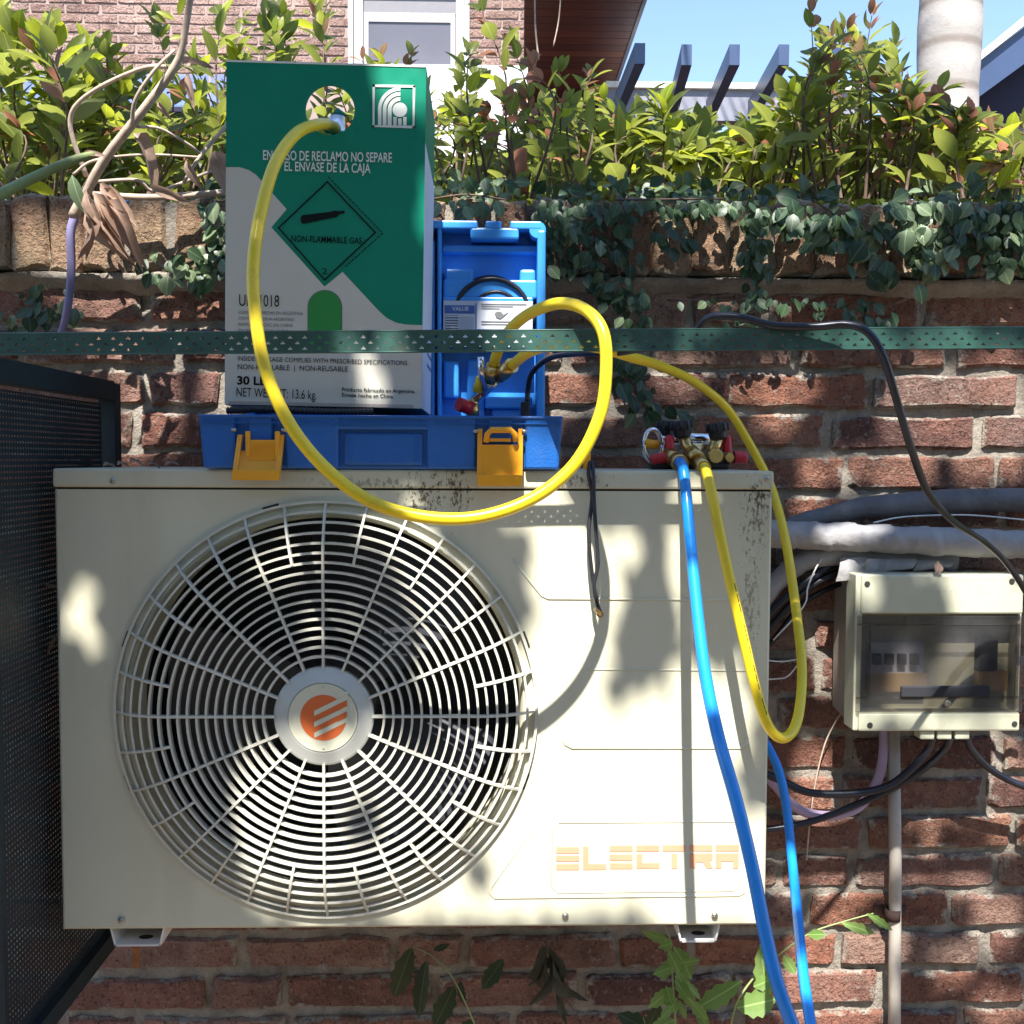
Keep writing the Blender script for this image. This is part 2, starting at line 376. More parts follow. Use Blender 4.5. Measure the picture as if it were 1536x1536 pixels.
# ---- brick meshes: an irregular outline with a rounded arris
def brick_mesh(name, L, H, D, seed, mat, chip=1.0):
    q = random.Random(seed); pts = []
    hx, hz = L/2, H/2; j = .0036*chip
    outline = [(-hx, -hz*.86), (-hx*.94, -hz), (-hx*.5, -hz), (-hx*.02, -hz), (hx*.5, -hz), (hx*.94, -hz), (hx, -hz*.84), (hx, hz*.84), (hx*.95, hz), (hx*.45, hz), (-hx*.05, hz), (-hx*.5, hz), (-hx*.94, hz), (-hx, hz*.84)]
    outline = [(x+q.uniform(-j, j)*1.2, z+q.uniform(-j, j)) for x, z in outline]; n = len(outline)
    vv = []
    for (x, z) in outline: vv.append((x, D, z))
    for (x, z) in outline: vv.append((x, .005+q.uniform(0, .003), z))
    for (x, z) in outline: vv.append((x*(1-.006/hx), q.uniform(-.0005, .0012), z*(1-.0045/hz)))
    ff = []
    for k in range(2):
        for i in range(n):
            ff.append((k*n+i, k*n+(i+1) % n, (k+1)*n+(i+1) % n, (k+1)*n+i))
    ff.append(tuple(range(2*n, 3*n)))
    mb = MB().add(vv, ff); me = mb.mesh(name, mat)
    bm = bmesh.new(); bm.from_mesh(me); bmesh.ops.recalc_face_normals(bm, faces=bm.faces); bm.to_mesh(me); bm.free()
    return me
YW = 1.64
wall = thing('brick_wall', 'old red brick garden wall with upright brick coping behind the condenser', 'wall', (0, YW, 0))
zj = P(1250, 618, YW).z; pitch = (P(1250, 556, YW).z-P(1250, 739, YW).z)/3
ztop_c = P(768, 412, YW-.03).z; X0, X1 = -1.05, 1.1
stretch = [brick_mesh('brick_stretcher', .232, pitch-.0125, .06, s, M_['brick']) for s in range(6)]
header = [brick_mesh('brick_header', .108, pitch-.0125, .06, 40+s, M_['brick']) for s in range(4)]
ncourse = 0
zc = zj-pitch*17
top_j = zj+pitch*2+pitch*.98
k = 0
while zc < zj+pitch*2.5:
    x = X0-rnd.uniform(0, .2); last = 0
    while x < X1:
        hd = (rnd.random() < .27) and not last; last = hd
        if k == 17 and abs(x-P(1086, 590, YW).x) < .12: x = P(1086, 590, YW).x; hd = False
        L = .108 if hd else .232
        if x+L > X0:
            me = rnd.choice(header if hd else stretch)
            sc = rnd.uniform(.97, 1.02)
            Mx = Matrix.Translation((x+L/2, YW-.011+rnd.uniform(-.003, .004), zc+pitch/2+rnd.uniform(-.0015, .0015))) @ Euler((rnd.gauss(0, .012), rnd.gauss(0, .006), rnd.gauss(0, .008))).to_matrix().to_4x4() @ Matrix.Diagonal((sc, 1, rnd.uniform(.94, 1.03), 1))
            inst('brick', me, Mx, wall)
        x += L+rnd.uniform(.009, .017)
    zc += pitch; k += 1
# mortar bed: a displaced sheet
mb = MB(); nx, nz = 240, 130; zb = .0; zt = ztop_c
vv = []
for i in range(nx+1):
    for jx in range(nz+1):
        xx = X0-.1+(X1-X0+.2)*i/nx; zz = zb+(zt-zb)*jx/nz
        vv.append((xx, YW+.0+.0055*noise.noise(Vector((xx*38, 3, zz*38)))+.003*noise.noise(Vector((xx*90, 5, zz*90))), zz))
mb.add(vv, [(i*(nz+1)+j, (i+1)*(nz+1)+j, (i+1)*(nz+1)+j+1, i*(nz+1)+j+1) for i in range(nx) for j in range(nz)], 0, True)
part('mortar', mb, M_['mortar'], wall, recalc=False)
mb = MB().box((X0-.1, YW+.03, 0), (X1+.1, YW+.24, P(768, 300, YW).z-.004)); part('wall_core', mb, M_['mortar'], wall)
# corbelled mortar band and the upright coping bricks
zcb = P(768, 411, YW-.03).z; zct = P(768, 298, YW-.03).z
mb = MB(); n = 220; vv = []
prof = [(.028, -.032), (-.004, -.030), (-.026, -.012), (-.034, -.003), (.02, 0)]
for i in range(n+1):
    xx = X0-.1+(X1-X0+.2)*i/n
    for (dy, dz) in prof:
        q = .006*noise.noise(Vector((xx*14, dy*40, dz*60)))+.003*noise.noise(Vector((xx*50, dy*40, 7)))
        vv.append((xx, YW+dy+q, zcb+dz+q*.8-.001))
mb.add(vv, [(i*5+j, (i+1)*5+j, (i+1)*5+j+1, i*5+j+1) for i in range(n) for j in range(4)], 0, True)
part('mortar_band', mb, M_['mortar'], wall, recalc=False)
cop = [brick_mesh('coping_brick_shape', .056, zct-zcb-.003, .2, 80+s, M_['brickc'], 1.6) for s in range(6)]
x = X0
while x < X1:
    wdt = rnd.uniform(.88, 1.06)
    Mx = Matrix.Translation((x+.028, YW-.034+rnd.uniform(-.006, .006), (zcb+zct)/2+rnd.uniform(-.003, .003))) @ Euler((rnd.gauss(0, .01), rnd.gauss(0, .02), rnd.gauss(0, .02))).to_matrix().to_4x4() @ Matrix.Diagonal((wdt, 1, rnd.uniform(.96, 1.02), 1))
    inst('coping_brick', rnd.choice(cop), Mx, wall)
    x += .056*wdt+rnd.uniform(.004, .011)
mb = MB().box((X0-.1, YW-.02, zcb+.002), (X1+.1, YW+.16, zct-.008)); part('coping_joint', mb, M_['mortar'], wall)

# ================================================================== air conditioner
def rect_with_hole(mb, poly_n, x0, x1, z0, z1, c, r, y, mi=0):
    """flat plate in the plane y with a round hole"""
    inner, outer = [], []
    for i in range(poly_n):
        a = 2*math.pi*i/poly_n+math.pi/4; inner.append((c.x+r*math.cos(a), y, c.z+r*math.sin(a)))
        dx, dz = math.cos(a), math.sin(a)
        tx = ((x1-c.x) if dx > 0 else (x0-c.x))/dx if abs(dx) > 1e-6 else 1e9
        tz = ((z1-c.z) if dz > 0 else (z0-c.z))/dz if abs(dz) > 1e-6 else 1e9
        s_ = min(tx, tz); outer.append([c.x+dx*s_, y, c.z+dz*s_])
    for (cx_, cz_) in ((x0, z0), (x1, z0), (x1, z1), (x0, z1)):
        k_ = min(range(poly_n), key=lambda i: (outer[i][0]-cx_)**2+(outer[i][2]-cz_)**2); outer[k_] = [cx_, y, cz_]
    mb.add(inner+outer, [(i, (i+1) % poly_n, poly_n+(i+1) % poly_n, poly_n+i) for i in range(poly_n)], mi)
UX0, UX1 = -.51537711, .34462289; UZ1 = EYE-.01230687; UZ0 = UZ1-.56106691; UYB = YF+.30
ac = thing('air_conditioner', 'cream outdoor air conditioner condenser with round fan grille hung on the brick wall', 'air conditioner', ((UX0+UX1)/2, YF+.15, UZ0))
HC = P(491, 1066, YF); px_m = 1536/YF
mb = MB(); RH = 297/px_m
zs = P(600, 734, YF).z
rect_with_hole(mb, 160, UX0+.003, UX1-.003, UZ0+.003, zs-.0012, HC, RH, YF)
# rounded arris and sides of the wrap
e = .003
mb.add([(UX0+e, YF, UZ0+e), (UX0+e, YF, zs-.0012), (UX0, YF+e, zs-.0012), (UX0, YF+e, UZ0)], [(0, 1, 2, 3)])
mb.add([(UX1-e, YF, UZ0+e), (UX1-e, YF, zs-.0012), (UX1, YF+e, zs-.0012), (UX1, YF+e, UZ0)], [(0, 3, 2, 1)])
mb.add([(UX0+e, YF, UZ0+e), (UX1-e, YF, UZ0+e), (UX1, YF+e, UZ0), (UX0, YF+e, UZ0)], [(0, 1, 2, 3)])
mb.add([(UX0, YF+e, UZ0), (UX0, YF+e, zs-.0012), (UX0, UYB, zs-.0012), (UX0, UYB, UZ0)], [(0, 1, 2, 3)])
mb.add([(UX1, YF+e, UZ0), (UX1, YF+e, zs-.0012), (UX1, UYB, zs-.0012), (UX1, UYB, UZ0)], [(0, 3, 2, 1)])
mb.add([(UX0, YF+e, UZ0), (UX1, YF+e, UZ0), (UX1, UYB, UZ0), (UX0, UYB, UZ0)], [(0, 3, 2, 1)])
mb.add([(UX0, UYB, UZ0), (UX1, UYB, UZ0), (UX1, UYB, UZ1-.01), (UX0, UYB, UZ1-.01)], [(0, 3, 2, 1)])
# rolled rim of the fan opening, and the bell mouth
mb.lathe(HC+Vector((0, 0, 0)), (0, 1, 0), [(0, RH), (.004, RH-.003), (.012, RH-.0045), (.05, RH-.0045)], 128)
part('cabinet', mb, M_['cream'], ac, recalc=False)
mb = MB().box((UX0-.0012, YF-.0022, zs+.0012), (UX1+.0012, UYB+.001, UZ1), bev=.003)
part('top_cover', mb, M_['cream'], ac)
part('seam', MB().box((UX0+.002, YF+.002, zs-.003), (UX1-.002, YF+.02, zs+.003)), M_['seam'], ac)
# inside
mb = MB().box((UX0+.01, YF+.05, UZ0+.01), (UX1-.3, YF+.055, UZ1-.03)); 
part('coil', MB().box((HC.x-.26, YF+.262, UZ0+.02), (HC.x+.27, YF+.27, UZ1-.03)), M_['coil'], ac)
mb = MB(); mb.box((HC.x-.262, YF+.05, UZ0+.004), (HC.x-.256, YF+.262, UZ1-.03)); mb.box((HC.x+.256, YF+.05, UZ0+.004), (HC.x+.262, YF+.262, UZ1-.03))
mb.ring(HC, RH-.005, RH+.02, YF+.05, YF+.053, 96)
part('inner_walls', mb, M_['dark'], ac)
fan = None
fmb = MB(); fmb.lathe(HC+Vector((0, .07, 0)), (0, 1, 0), [(0, .001), (0, .05), (.06, .055)], 32)
fan = part('fan', fmb, M_['fan'], ac)
for b3 in range(3):
    fb = MB(); vv = []; nr, na = 8, 8; a0 = b3*2*math.pi/3+.35
    for i in range(nr+1):
        r = .05+(RH-.02-.05)*i/nr; span = R(78)-R(10)*i/nr
        for j2 in range(na+1):
            a = a0+span*j2/na+.25*(i/nr); y = YF+.07+.075*(j2/na)-.012*math.sin(math.pi*j2/na)
            vv.append((HC.x+r*math.cos(a), y, HC.z+r*math.sin(a)))
    fb.add(vv, [(i*(na+1)+j2, (i+1)*(na+1)+j2, (i+1)*(na+1)+j2+1, i*(na+1)+j2+1) for i in range(nr) for j2 in range(na)], 0, True)
    part('blade', fb, M_['fan'], fan, recalc=False)
part('motor', MB().cyl(HC+Vector((0, .14, 0)), HC+Vector((0, .25, 0)), .045, n=24), M_['dark'], ac)
# grille
def gy(r):
    q = max(0, (r-.185)/(.2530-.185)); return YF-.0035-.026*(1-q**2.2)
gr = None
gm = MB()
rads = [(77+14.25*k_)/px_m for k_ in range(1, 16)]
hub_r = 74/px_m
rads_n = [r*(gy(r)/YF) for r in rads]
gm.ring(HC, .2515*1.0, .2548, YF-.006, YF-.0005, 128)
gr = part('fan_grille', gm, M_['grille'], ac)
for r in rads_n:
    y = gy(r); part('ring', MB().ring(HC, r-.00135, r+.00135, y, y+.0085, 112), M_['grille'], gr)
for rr_ in (302/px_m,):
    y = gy(rr_); part('ring', MB().ring(HC, rr_-.0014, rr_+.0014, y, y+.006, 112), M_['grille'], gr)
def spoke(a, r0, r1):
    mb = MB(); n_ = 12; vv = []; d = Vector((math.cos(a), 0, math.sin(a))); s_ = Vector((-math.sin(a), 0, math.cos(a)))*.0014
    for i in range(n_+1):
        r = r0+(r1-r0)*i/n_; y = gy(r)-.0012; y2 = min(y+.0062, YF-.0006)
        c_ = Vector((HC.x, 0, HC.z))+d*r
        for (sg, yy) in ((-1, y), (1, y), (1, y2), (-1, y2)): vv.append(c_+s_*sg+Vector((0, yy, 0)))
    ff = []
    for i in range(n_):
        for q in range(4): ff.append((i*4+q, i*4+(q+1) % 4, (i+1)*4+(q+1) % 4, (i+1)*4+q))
    ff += [(0, 1, 2, 3), (n_*4, n_*4+1, n_*4+2, n_*4+3)]
    mb.add(vv, ff); part('spoke', mb, M_['grille'], gr)
for k_ in range(16):
    spoke(k_*math.pi/8, hub_r-.002, .2525)
    spoke((k_+.5)*math.pi/8, rads_n[10], .2525)
yh = gy(.03)
mb = MB(); mb.lathe((HC.x, yh, HC.z), (0, 1, 0), [(-.002, .0001), (-.002, .0405), (-.0036, .0412), (-.0034, .043), (.0016, hub_r-.0025), (.0026, hub_r-.0008), (.004, hub_r), (.012, hub_r-.0005)], 96, sm=False)
hub = part('hub', mb, M_['hubsilver'], gr, recalc=False)
mb = MB(); mb.ring(HC, .0, .0405, yh-.0045, yh-.002, 64); part('badge', mb, M_['badge'], ac)
s_ = 1/2.327/px_m*(yh/YF); bc = (770, 793)
def bz(x, y): return (HC.x+(x-768)*s_, HC.z-(y-793)*s_)
disc = [bz(770+81*math.cos(a), 793+81*math.sin(a)) for a in [2*math.pi*i/48 for i in range(48)]]
# orange disc cut by three rising cream stripes
em = part('emblem', MB().prism(disc, yh-.0048, yh-.0046), M_['eorange'], ac)
for y0, ext in ((768, 1), (808, 1), (846, 1)):
    part('emblem_stripe', MB().prism([bz(738, y0), bz(856, y0-58), bz(856, y0-40), bz(738, y0+18)], yh-.0052, yh-.0049), M_['badge'], em)
part('emblem_stripe', MB().prism([bz(816, 729), bz(830, 700), bz(862, 700), bz(862, 705)], yh-.0052, yh-.0049), M_['badge'], em)
part('emblem_bar', MB().prism([bz(820, 746), bz(852, 730), bz(852, 752), bz(820, 768)], yh-.0056, yh-.0053), M_['eorange'], em)
part('emblem_bar', MB().prism([bz(820, 786), bz(852, 770), bz(850, 792), bz(820, 807)], yh-.0056, yh-.0053), M_['eorange'], em)
for q in (744, 842): part('badge_pin', MB().cyl((HC.x+2*s_, yh-.0055, HC.z-(793-q)*0-(q-793)*s_*2.2), (HC.x+2*s_, yh-.004, HC.z-(q-793)*s_*2.2), .0012, n=8), M_['hubsilver'], ac)
for a in (105, 75, 160, 20, 200, 340, 250, 290):
    aa = R(a); c_ = HC+Vector((math.cos(aa), 0, math.sin(aa)))*.2555
    Mx = Matrix.Translation((c_.x, YF-.001, c_.z)) @ Matrix.Rotation(-aa, 4, 'Y')
    if a in (160, 20, 200, 340, 105, 290): part('clip_slot', MB().box((-.0018, -.0006, -.010), (.0018, .0006, .010), M=Mx), M_['seam'], ac)
# screws
for (sx, sy) in ((170, 721), (182, 1380), (848, 1374), (1072, 1373), (1150, 718)):
    p = P(sx, sy, YF-.001); mb = MB(); mb.lathe(p, (0, -1, 0), [(0, .0042), (.002, .0038), (.003, .002), (.003, .0001)], 12); mb.box((p.x-.003, p.y-.0036, p.z-.0005), (p.x+.003, p.y-.003, p.z+.0005))
    part('screw', mb, M_['steel'], ac)
# pressed ridges
def ridge(pts, r=.0016, closed=False):
    pp = [P(x_, y_, YF+.0002) for x_, y_ in pts]
    if closed: pp.append(pp[0])
    part('pressed_ridge', MB().tube(pp, r, 8), M_['cream'], ac)
ridge([(768, 838), (795, 872), (812, 893), (822, 898), (1120, 900)])
ridge([(880, 1004), (1122, 1006)], .0012)
ridge([(842, 1106), (848, 1117), (858, 1122), (1110, 1122), (1120, 1117), (1122, 1106)])
ridge([(800, 1240), (737, 1330), (735, 1340), (742, 1347), (1108, 1343), (1116, 1339), (1118, 1330), (1118, 1270)])
ridge([(838, 1234), (828, 1242), (827, 1330), (836, 1339), (1098, 1336), (1108, 1330), (1110, 1240), (1102, 1232)], .0011, True)
# raised maker's lettering, faded orange
def lett(polys):
    for poly in polys:
        q = [P(a, b_, YF-.0006) for a, b_ in poly]
        mb = MB().prism([(v.x, v.z) for v in q], YF-.0007, YF-.0001); part('lettering', mb, M_['efaded'], ac)
def rb(x0, y0, x1, y1): return [(x0, y1), (x1, y1), (x1, y0), (x0, y0)]
sk = -.0045
Lw = lambda zx, zy: (820+zx/4.955, 1250+zy/4.955)
def rz(x0, y0, x1, y1):
    a = Lw(x0, y0); b_ = Lw(x1, y1); return rb(a[0], a[1], b_[0], b_[1])
lett([rz(70, 102, 243, 148), rz(70, 166, 243, 208), rz(70, 228, 243, 272)])
lett([[Lw(270, 272), Lw(442, 270), Lw(442, 228), Lw(312, 228), Lw(312, 98), Lw(270, 98)]])
lett([rz(470, 92, 640, 136), rz(470, 158, 640, 202), rz(470, 222, 640, 264)])
lett([rz(666, 90, 838, 134), [Lw(668, 262), Lw(840, 262), Lw(840, 220), Lw(712, 220), Lw(712, 154), Lw(668, 154)]])
lett([rz(862, 88, 1030, 134), rz(928, 152, 972, 262)])
lett([rz(1062, 86, 1234, 132), [Lw(1064, 150), Lw(1064, 260), Lw(1108, 260), Lw(1108, 214), Lw(1160, 214), Lw(1190, 260), Lw(1236, 260), Lw(1210, 206), Lw(1234, 200), Lw(1234, 150)][::-1]])
lett([rz(1256, 86, 1432, 132), [Lw(1256, 150), Lw(1256, 260), Lw(1300, 260), Lw(1300, 208), Lw(1386, 208), Lw(1386, 260), Lw(1430, 260), Lw(1430, 150)][::-1]])

# wall brackets under the unit
def bracket(x0, x1, label, hole):
    a = P(x0, 1393, YF+.01); b_ = P(x1, 1390, YF+.01); z1 = UZ0-.0008; h = .026; yA = YF+.012
    br = thing('wall_bracket', label, 'bracket', ((a.x+b_.x)/2, YW, z1-h), group='white channel brackets under the condenser')
    w = b_.x-a.x; t_ = .0022
    part('channel_base', MB().box((a.x+.006, yA, z1-h), (b_.x-.006, YW-.008, z1-h+t_)), M_['white'], br)
    for s in (0, 1):
        xx = a.x if s == 0 else b_.x; xi = a.x+.006 if s == 0 else b_.x-.006; d = .0022*(1 if s == 0 else -1)
        mb = MB().prism([(xi, z1-h), (xi+d, z1-h), (xx+d, z1), (xx, z1)] if s == 0 else [(xi+d, z1-h), (xi, z1-h), (xx, z1), (xx+d, z1)], yA, YW-.008)
        part('channel_flange', mb, M_['white'], br)
    c_ = Vector(((a.x+b_.x)/2, yA+.02, z1-h+t_))
    part('slot', MB().add([(c_.x-.009*math.cos(q*.3927)+.004, c_.y+.006*math.sin(q*.3927), c_.z+.0004) for q in range(16)], [tuple(range(16))]), M_['seam'], br)
    part('bolt', MB().cyl(c_+Vector((-.004, .03, .002)), c_+Vector((-.004, .03, .024)), .0035, n=8).cyl(c_+Vector((-.004, .03, .006)), c_+Vector((-.004, .03, .011)), .007, n=6), M_['steel'], br)
    part('wall_plate', MB().box((a.x, YW-.022, z1-h-.12), (b_.x, YW-.018, z1+.03)), M_['white'], br)
    part('stay', MB().tube([(c_.x, yA+.12, z1-h-.004), (c_.x, YW-.026, z1-h-.11)], .006, 8), M_['white'], br)
    return br
b1 = bracket(163, 247, 'white steel wall bracket under the left end of the condenser with a rusty tab', 1)
q = P(204, 1436, YF+.02); part('rusty_tab', MB().box((q.x-.004, q.y, q.z-.014), (q.x+.004, q.y+.002, q.z+.012)), M_['rust'], b1)
bracket(1014, 1082, 'sunlit white steel wall bracket under the right end of the condenser', 1)

# ================================================================== text helper
font_cache = {}
def text_mesh(s, bold=0.0):
    cu = bpy.data.curves.new('lettering', 'FONT'); cu.body = s; cu.size = 1; cu.offset = bold; cu.resolution_u = 3
    o = bpy.data.objects.new('lettering', cu); C.objects.link(o)
    bpy.context.view_layer.update()
    me = bpy.data.meshes.new_from_object(o.evaluated_get(bpy.context.evaluated_depsgraph_get()))
    bpy.data.objects.remove(o); return me
def text(s, a, b_, h, Y, mat, parent, bold=0.0, lift=.0009, name='lettering'):
    """s runs from pixel a to pixel b_ along its baseline, capitals h px high, printed on plane Y"""
    me = text_mesh(s, bold); xs = [v.co.x for v in me.vertices]; x0, x1 = min(xs), max(xs)
    A = P(a[0], a[1], Y); B = P(b_[0], b_[1], Y); d = B-A; u = d.normalized(); w = Vector((-u.z, 0, u.x))
    caps = .73; hh = h/1536*Y/caps
    for v in me.vertices:
        v.co = A+d*((v.co.x-x0)/(x1-x0))+w*(v.co.y*hh)+Vector((0, -lift, 0))
    me.transform(inv(parent)); me.materials.clear(); me.materials.append(mat)
    o = bpy.data.objects.new(name, me); C.objects.link(o); o.parent = parent; return o

# ================================================================== refrigerant carton
YB = 1.25
bl = P(337, 607, YB); brp = P(632, 613, YB); tl = P(346, 91, YB); trp = P(648, 99, YB)
roll = math.atan2(-(brp.z-bl.z), brp.x-bl.x)
box = thing('refrigerant_box', 'tall green and cream refrigerant carton with round hand hole, standing on the blue case', 'box', tuple(bl), (0, roll, 0))
W = (brp-bl).length; H = (tl-bl).length; D = .20; Mb = WM[box.name]
def bx(px, py, Y=YB):
    v = Mb.inverted() @ P(px, py, Y); return (v.x, v.z)
hc = bx(495, 165); hr = 36/1536*YB
mb = MB(); rect_with_hole(mb, 64, 0, W, 0, H, Vector((hc[0], 0, hc[1])), hr, 0.0)
mb.add([(0, 0, 0), (0, D, 0), (0, D, H), (0, 0, H)], [(0, 1, 2, 3)])
mb.add([(0, 0, 0), (W, 0, 0), (W, D, 0), (0, D, 0)], [(0, 1, 2, 3)])
mb.lathe((hc[0], 0, hc[1]), (0, 1, 0), [(0, hr), (.004, hr)], 64)
mb.v = [tuple(Mb @ Vector(v)) for v in mb.v]
part('carton', mb, M_['cgreen'], box, recalc=False)
mb = MB(); mb.add([(0, D, 0), (W, D, 0), (W, D, H-.06), (W*.6, D, H-.075), (W*.3, D, H-.062), (0, D, H-.05)], [(0, 5, 4, 3, 2, 1)])
mb.v = [tuple(Mb @ Vector(v)) for v in mb.v]; part('back_panel', mb, M_['cgreen'], box, recalc=False)
hs = bx(648, 212)[1]
part('side_panel', MB().box((W-.002, .001, hs), (W, D, H-.001), M=Mb), M_['cgreen'], box, label='green upper side of the carton')
part('side_panel', MB().box((W-.002, .001, .001), (W, D, hs-.001), M=Mb), M_['paper'], box, label='pale lower side of the carton')
for q in (.06, .075, .09): part('side_print', MB().box((W, .10, q), (W+.0004, .2, q+.004), M=Mb), M_['printblue'], box)
def flat(name, pts, mat, lift=.0005, parent=box):
    poly = [bx(a, b2) for a, b2 in pts]
    mb = MB().prism(poly[::-1], -lift-.0002, -lift+.0002); mb.v = [tuple(Mb @ Vector(v)) for v in mb.v]
    return part(name, mb, mat, parent)
def inside(p): return (min(max(p[0], 0.0003), W-.0003), min(max(p[1], .0003), H))
cream_pts = [(343, 251), (360, 251), (373, 255), (384, 262), (393, 272), (430, 314), (407, 341), (487, 430), (514, 408), (568, 466), (580, 477), (594, 484), (610, 487), (640, 488), (632, 612), (338, 606.5)]
poly = [inside(bx(*p_)) for p_ in cream_pts]; poly[0] = (.0002, poly[0][1]); poly[-1] = (.0002, .0002); poly[-2] = (W-.0002, .0002); poly[-3] = (W-.0002, poly[-3][1])
mb = MB().prism(poly[::-1], -.0006, -.0001); mb.v = [tuple(Mb @ Vector(v)) for v in mb.v]; part('cream_print', mb, M_['ccream'], box)
pill = [(463, 525), (512, 526)]+[(487.5+24.5*math.cos(a), 461-24.5*math.sin(a)) for a in [math.pi*i/14 for i in range(15)]]
pill2 = [(461.5, 525), (513.5, 526)]+[(487.5+26*math.cos(a), 461-26*math.sin(a)) for a in [math.pi*i/14 for i in range(15)]]
flat('window_border', pill2, M_['inkgrey'], .0008); flat('level_window', pill, M_['clight'], .0012)
def line(pts, wpx, mat, lift=.0008, name='printed_line'):
    for a, b2 in zip(pts[:-1], pts[1:]):
        dx, dy = b2[0]-a[0], b2[1]-a[1]; l = math.hypot(dx, dy); ox, oy = -dy/l*wpx/2, dx/l*wpx/2
        ex, ey = dx/l*wpx/2, dy/l*wpx/2
        flat(name, [(a[0]-ex+ox, a[1]-ey+oy), (b2[0]+ex+ox, b2[1]+ey+oy), (b2[0]+ex-ox, b2[1]+ey-oy), (a[0]-ex-ox, a[1]-ey-oy)], mat, lift)
line([(491, 273), (418, 342), (487, 420), (563, 349), (491, 273)], 2.0, M_['ink'], .0010)
def dash(a, b2, n_, w=1.2):
    for i in range(n_):
        t0, t1 = i/n_, (i+.55)/n_
        line([(a[0]+(b2[0]-a[0])*t0, a[1]+(b2[1]-a[1])*t0), (a[0]+(b2[0]-a[0])*t1, a[1]+(b2[1]-a[1])*t1)], w, M_['ink'], .0010, 'printed_dash')
dash((493, 266), (574, 350), 18); dash((574, 350), (516, 402), 12)
# cylinder pictogram
flat('pictogram', [(451, 327), (454, 323), (496, 318), (502, 316), (508, 317), (517, 316), (517, 320), (509, 322), (504, 326), (497, 327), (455, 336), (452, 334)], M_['ink'], .0010)
# white square mark with arcs, dot and bars
S = lambda zx, zy: (540+zx/15.36, 110+zy/15.36)
for q in ([(290, 262), (1275, 280), (1272, 335), (292, 320)], [(290, 262), (345, 262), (335, 1240), (290, 1240)], [(1220, 290), (1275, 280), (1255, 1275), (1210, 1270)], [(290, 1200), (1255, 1215), (1255, 1275), (290, 1240)]):
    flat('mark', [S(*p_) for p_ in q], M_['cprint'], .0008)
def arcband(cx_, cy_, r0, r1, bottom):
    n_ = 14; o_ = [(cx_-r1*math.sin(math.pi/2*i/n_), cy_-r1*math.cos(math.pi/2*i/n_)) for i in range(n_+1)]
    i_ = [(cx_-r0*math.sin(math.pi/2*i/n_), cy_-r0*math.cos(math.pi/2*i/n_)) for i in range(n_+1)]
    flat('mark', [S(*p_) for p_ in o_+[(cx_-r1, bottom), (cx_-r0, bottom)]+i_[::-1]], M_['cprint'], .0008)
arcband(930, 840, 435, 515, 1195); arcband(930, 840, 320, 405, 1200); arcband(930, 840, 200, 290, 1205)
flat('mark', [S(920+168*math.cos(2*math.pi*i/28), 845+168*math.sin(2*math.pi*i/28)) for i in range(28)], M_['cprint'], .0008)
for (x0_, yy0) in ((768, 1010), (880, 1045), (995, 1010)): flat('mark', [S(x0_, yy0), S(x0_+78, yy0), S(x0_+78, 1205), S(x0_, 1205)], M_['cprint'], .0008)
T = lambda s, a, b2, h, mat=M_['ink'], bold=0.0: text(s, a, b2, h, YB, mat, box, bold, .0014)
T('EN CASO DE RECLAMO NO SEPARE', (395, 240), (588, 244), 14.5, M_['cprint'], .012)
T('EL ENVASE DE LA CAJA', (427, 256.5), (556, 260), 14, M_['cprint'], .012)
T('NON-FLAMMABLE GAS', (437, 362.5), (543, 366), 9.5, M_['ink'], .01)
T('2', (483, 411), (491, 411.5), 9)
T('UN 1018', (359, 459), (419, 460.5), 18)
T('CONTENIDO HECHO EN ARGENTINA', (358, 471), (455, 473), 5, M_['inkgrey']); T('CONTENT MADE IN ARGENTINA', (358, 480), (442, 482), 5, M_['inkgrey'])
T('PACKAGE HECHO EN CHINA', (358, 489), (440, 491), 5, M_['inkgrey']); T('PACKAGE MADE IN CHINA', (358, 498), (434, 499.5), 5, M_['inkgrey'])
T('INSIDE PACKAGE COMPLIES WITH PRESCRIBED SPECIFICATIONS', (357, 541), (611, 548), 7)
T('NON-REFILLABLE  |  NON-REUSABLE', (357, 554), (522, 557.5), 8)
T('30 LBS.', (356, 576.5), (413, 578), 12.5, M_['ink'], .03); T('NET WEIGHT: 13.6 kg.', (355, 594.5), (475, 599), 14)
T('Producto fabricado en Argentina.', (513, 587), (623, 590), 6, M_['ink'], .012); T('Envase hecho en China.', (513, 595), (591, 597.5), 6, M_['ink'], .012)
part('top_edge_strip', MB().box((.0, -.0008, H-.0016), (W, .0006, H+.0006), M=Mb), M_['cprint'], box)  # pale strip along the top front edge
part('bottom_tape', MB().box((W*.02, -.0012, .0005), (W*.96, -.0006, .0045), M=Mb), M_['boxside'], box)
# the green cylinder inside with its valve, seen through the hand hole
cyl_c = Mb @ Vector((W/2, D/2, 0))
gc = thing('refrigerant_cylinder', 'green refrigerant cylinder inside the carton, its valve seen through the hand hole', 'gas cylinder', tuple(cyl_c), (0, roll, 0))
zt_ = H-.095
mb = MB(); mb.lathe((0, 0, 0), (0, 0, 1), [(.004, .001), (.004, .075), (.02, .092), (zt_-.09, .092), (zt_-.045, .082), (zt_-.02, .055), (zt_-.008, .02), (zt_, .012)], 40); mb.v = [tuple(WM[gc.name] @ Vector(v)) for v in mb.v]
part('tank', mb, M_['clight'], gc)
vp = P(506, 190, YB+D/2-.02)
part('valve', MB().cyl(vp+Vector((0, 0, -.03)), vp+Vector((0, 0, .012)), .010, n=12).cyl(vp, P(492, 192, YB+.06), .007, n=10), M_['chrome'], gc)
part('valve_wheel', MB().tube([P(503, 168, YB+.09), P(516, 178, YB+.09)], .0065, 8).tube([P(509, 172, YB+.1), vp], .003, 6), M_['cgreen'], gc)

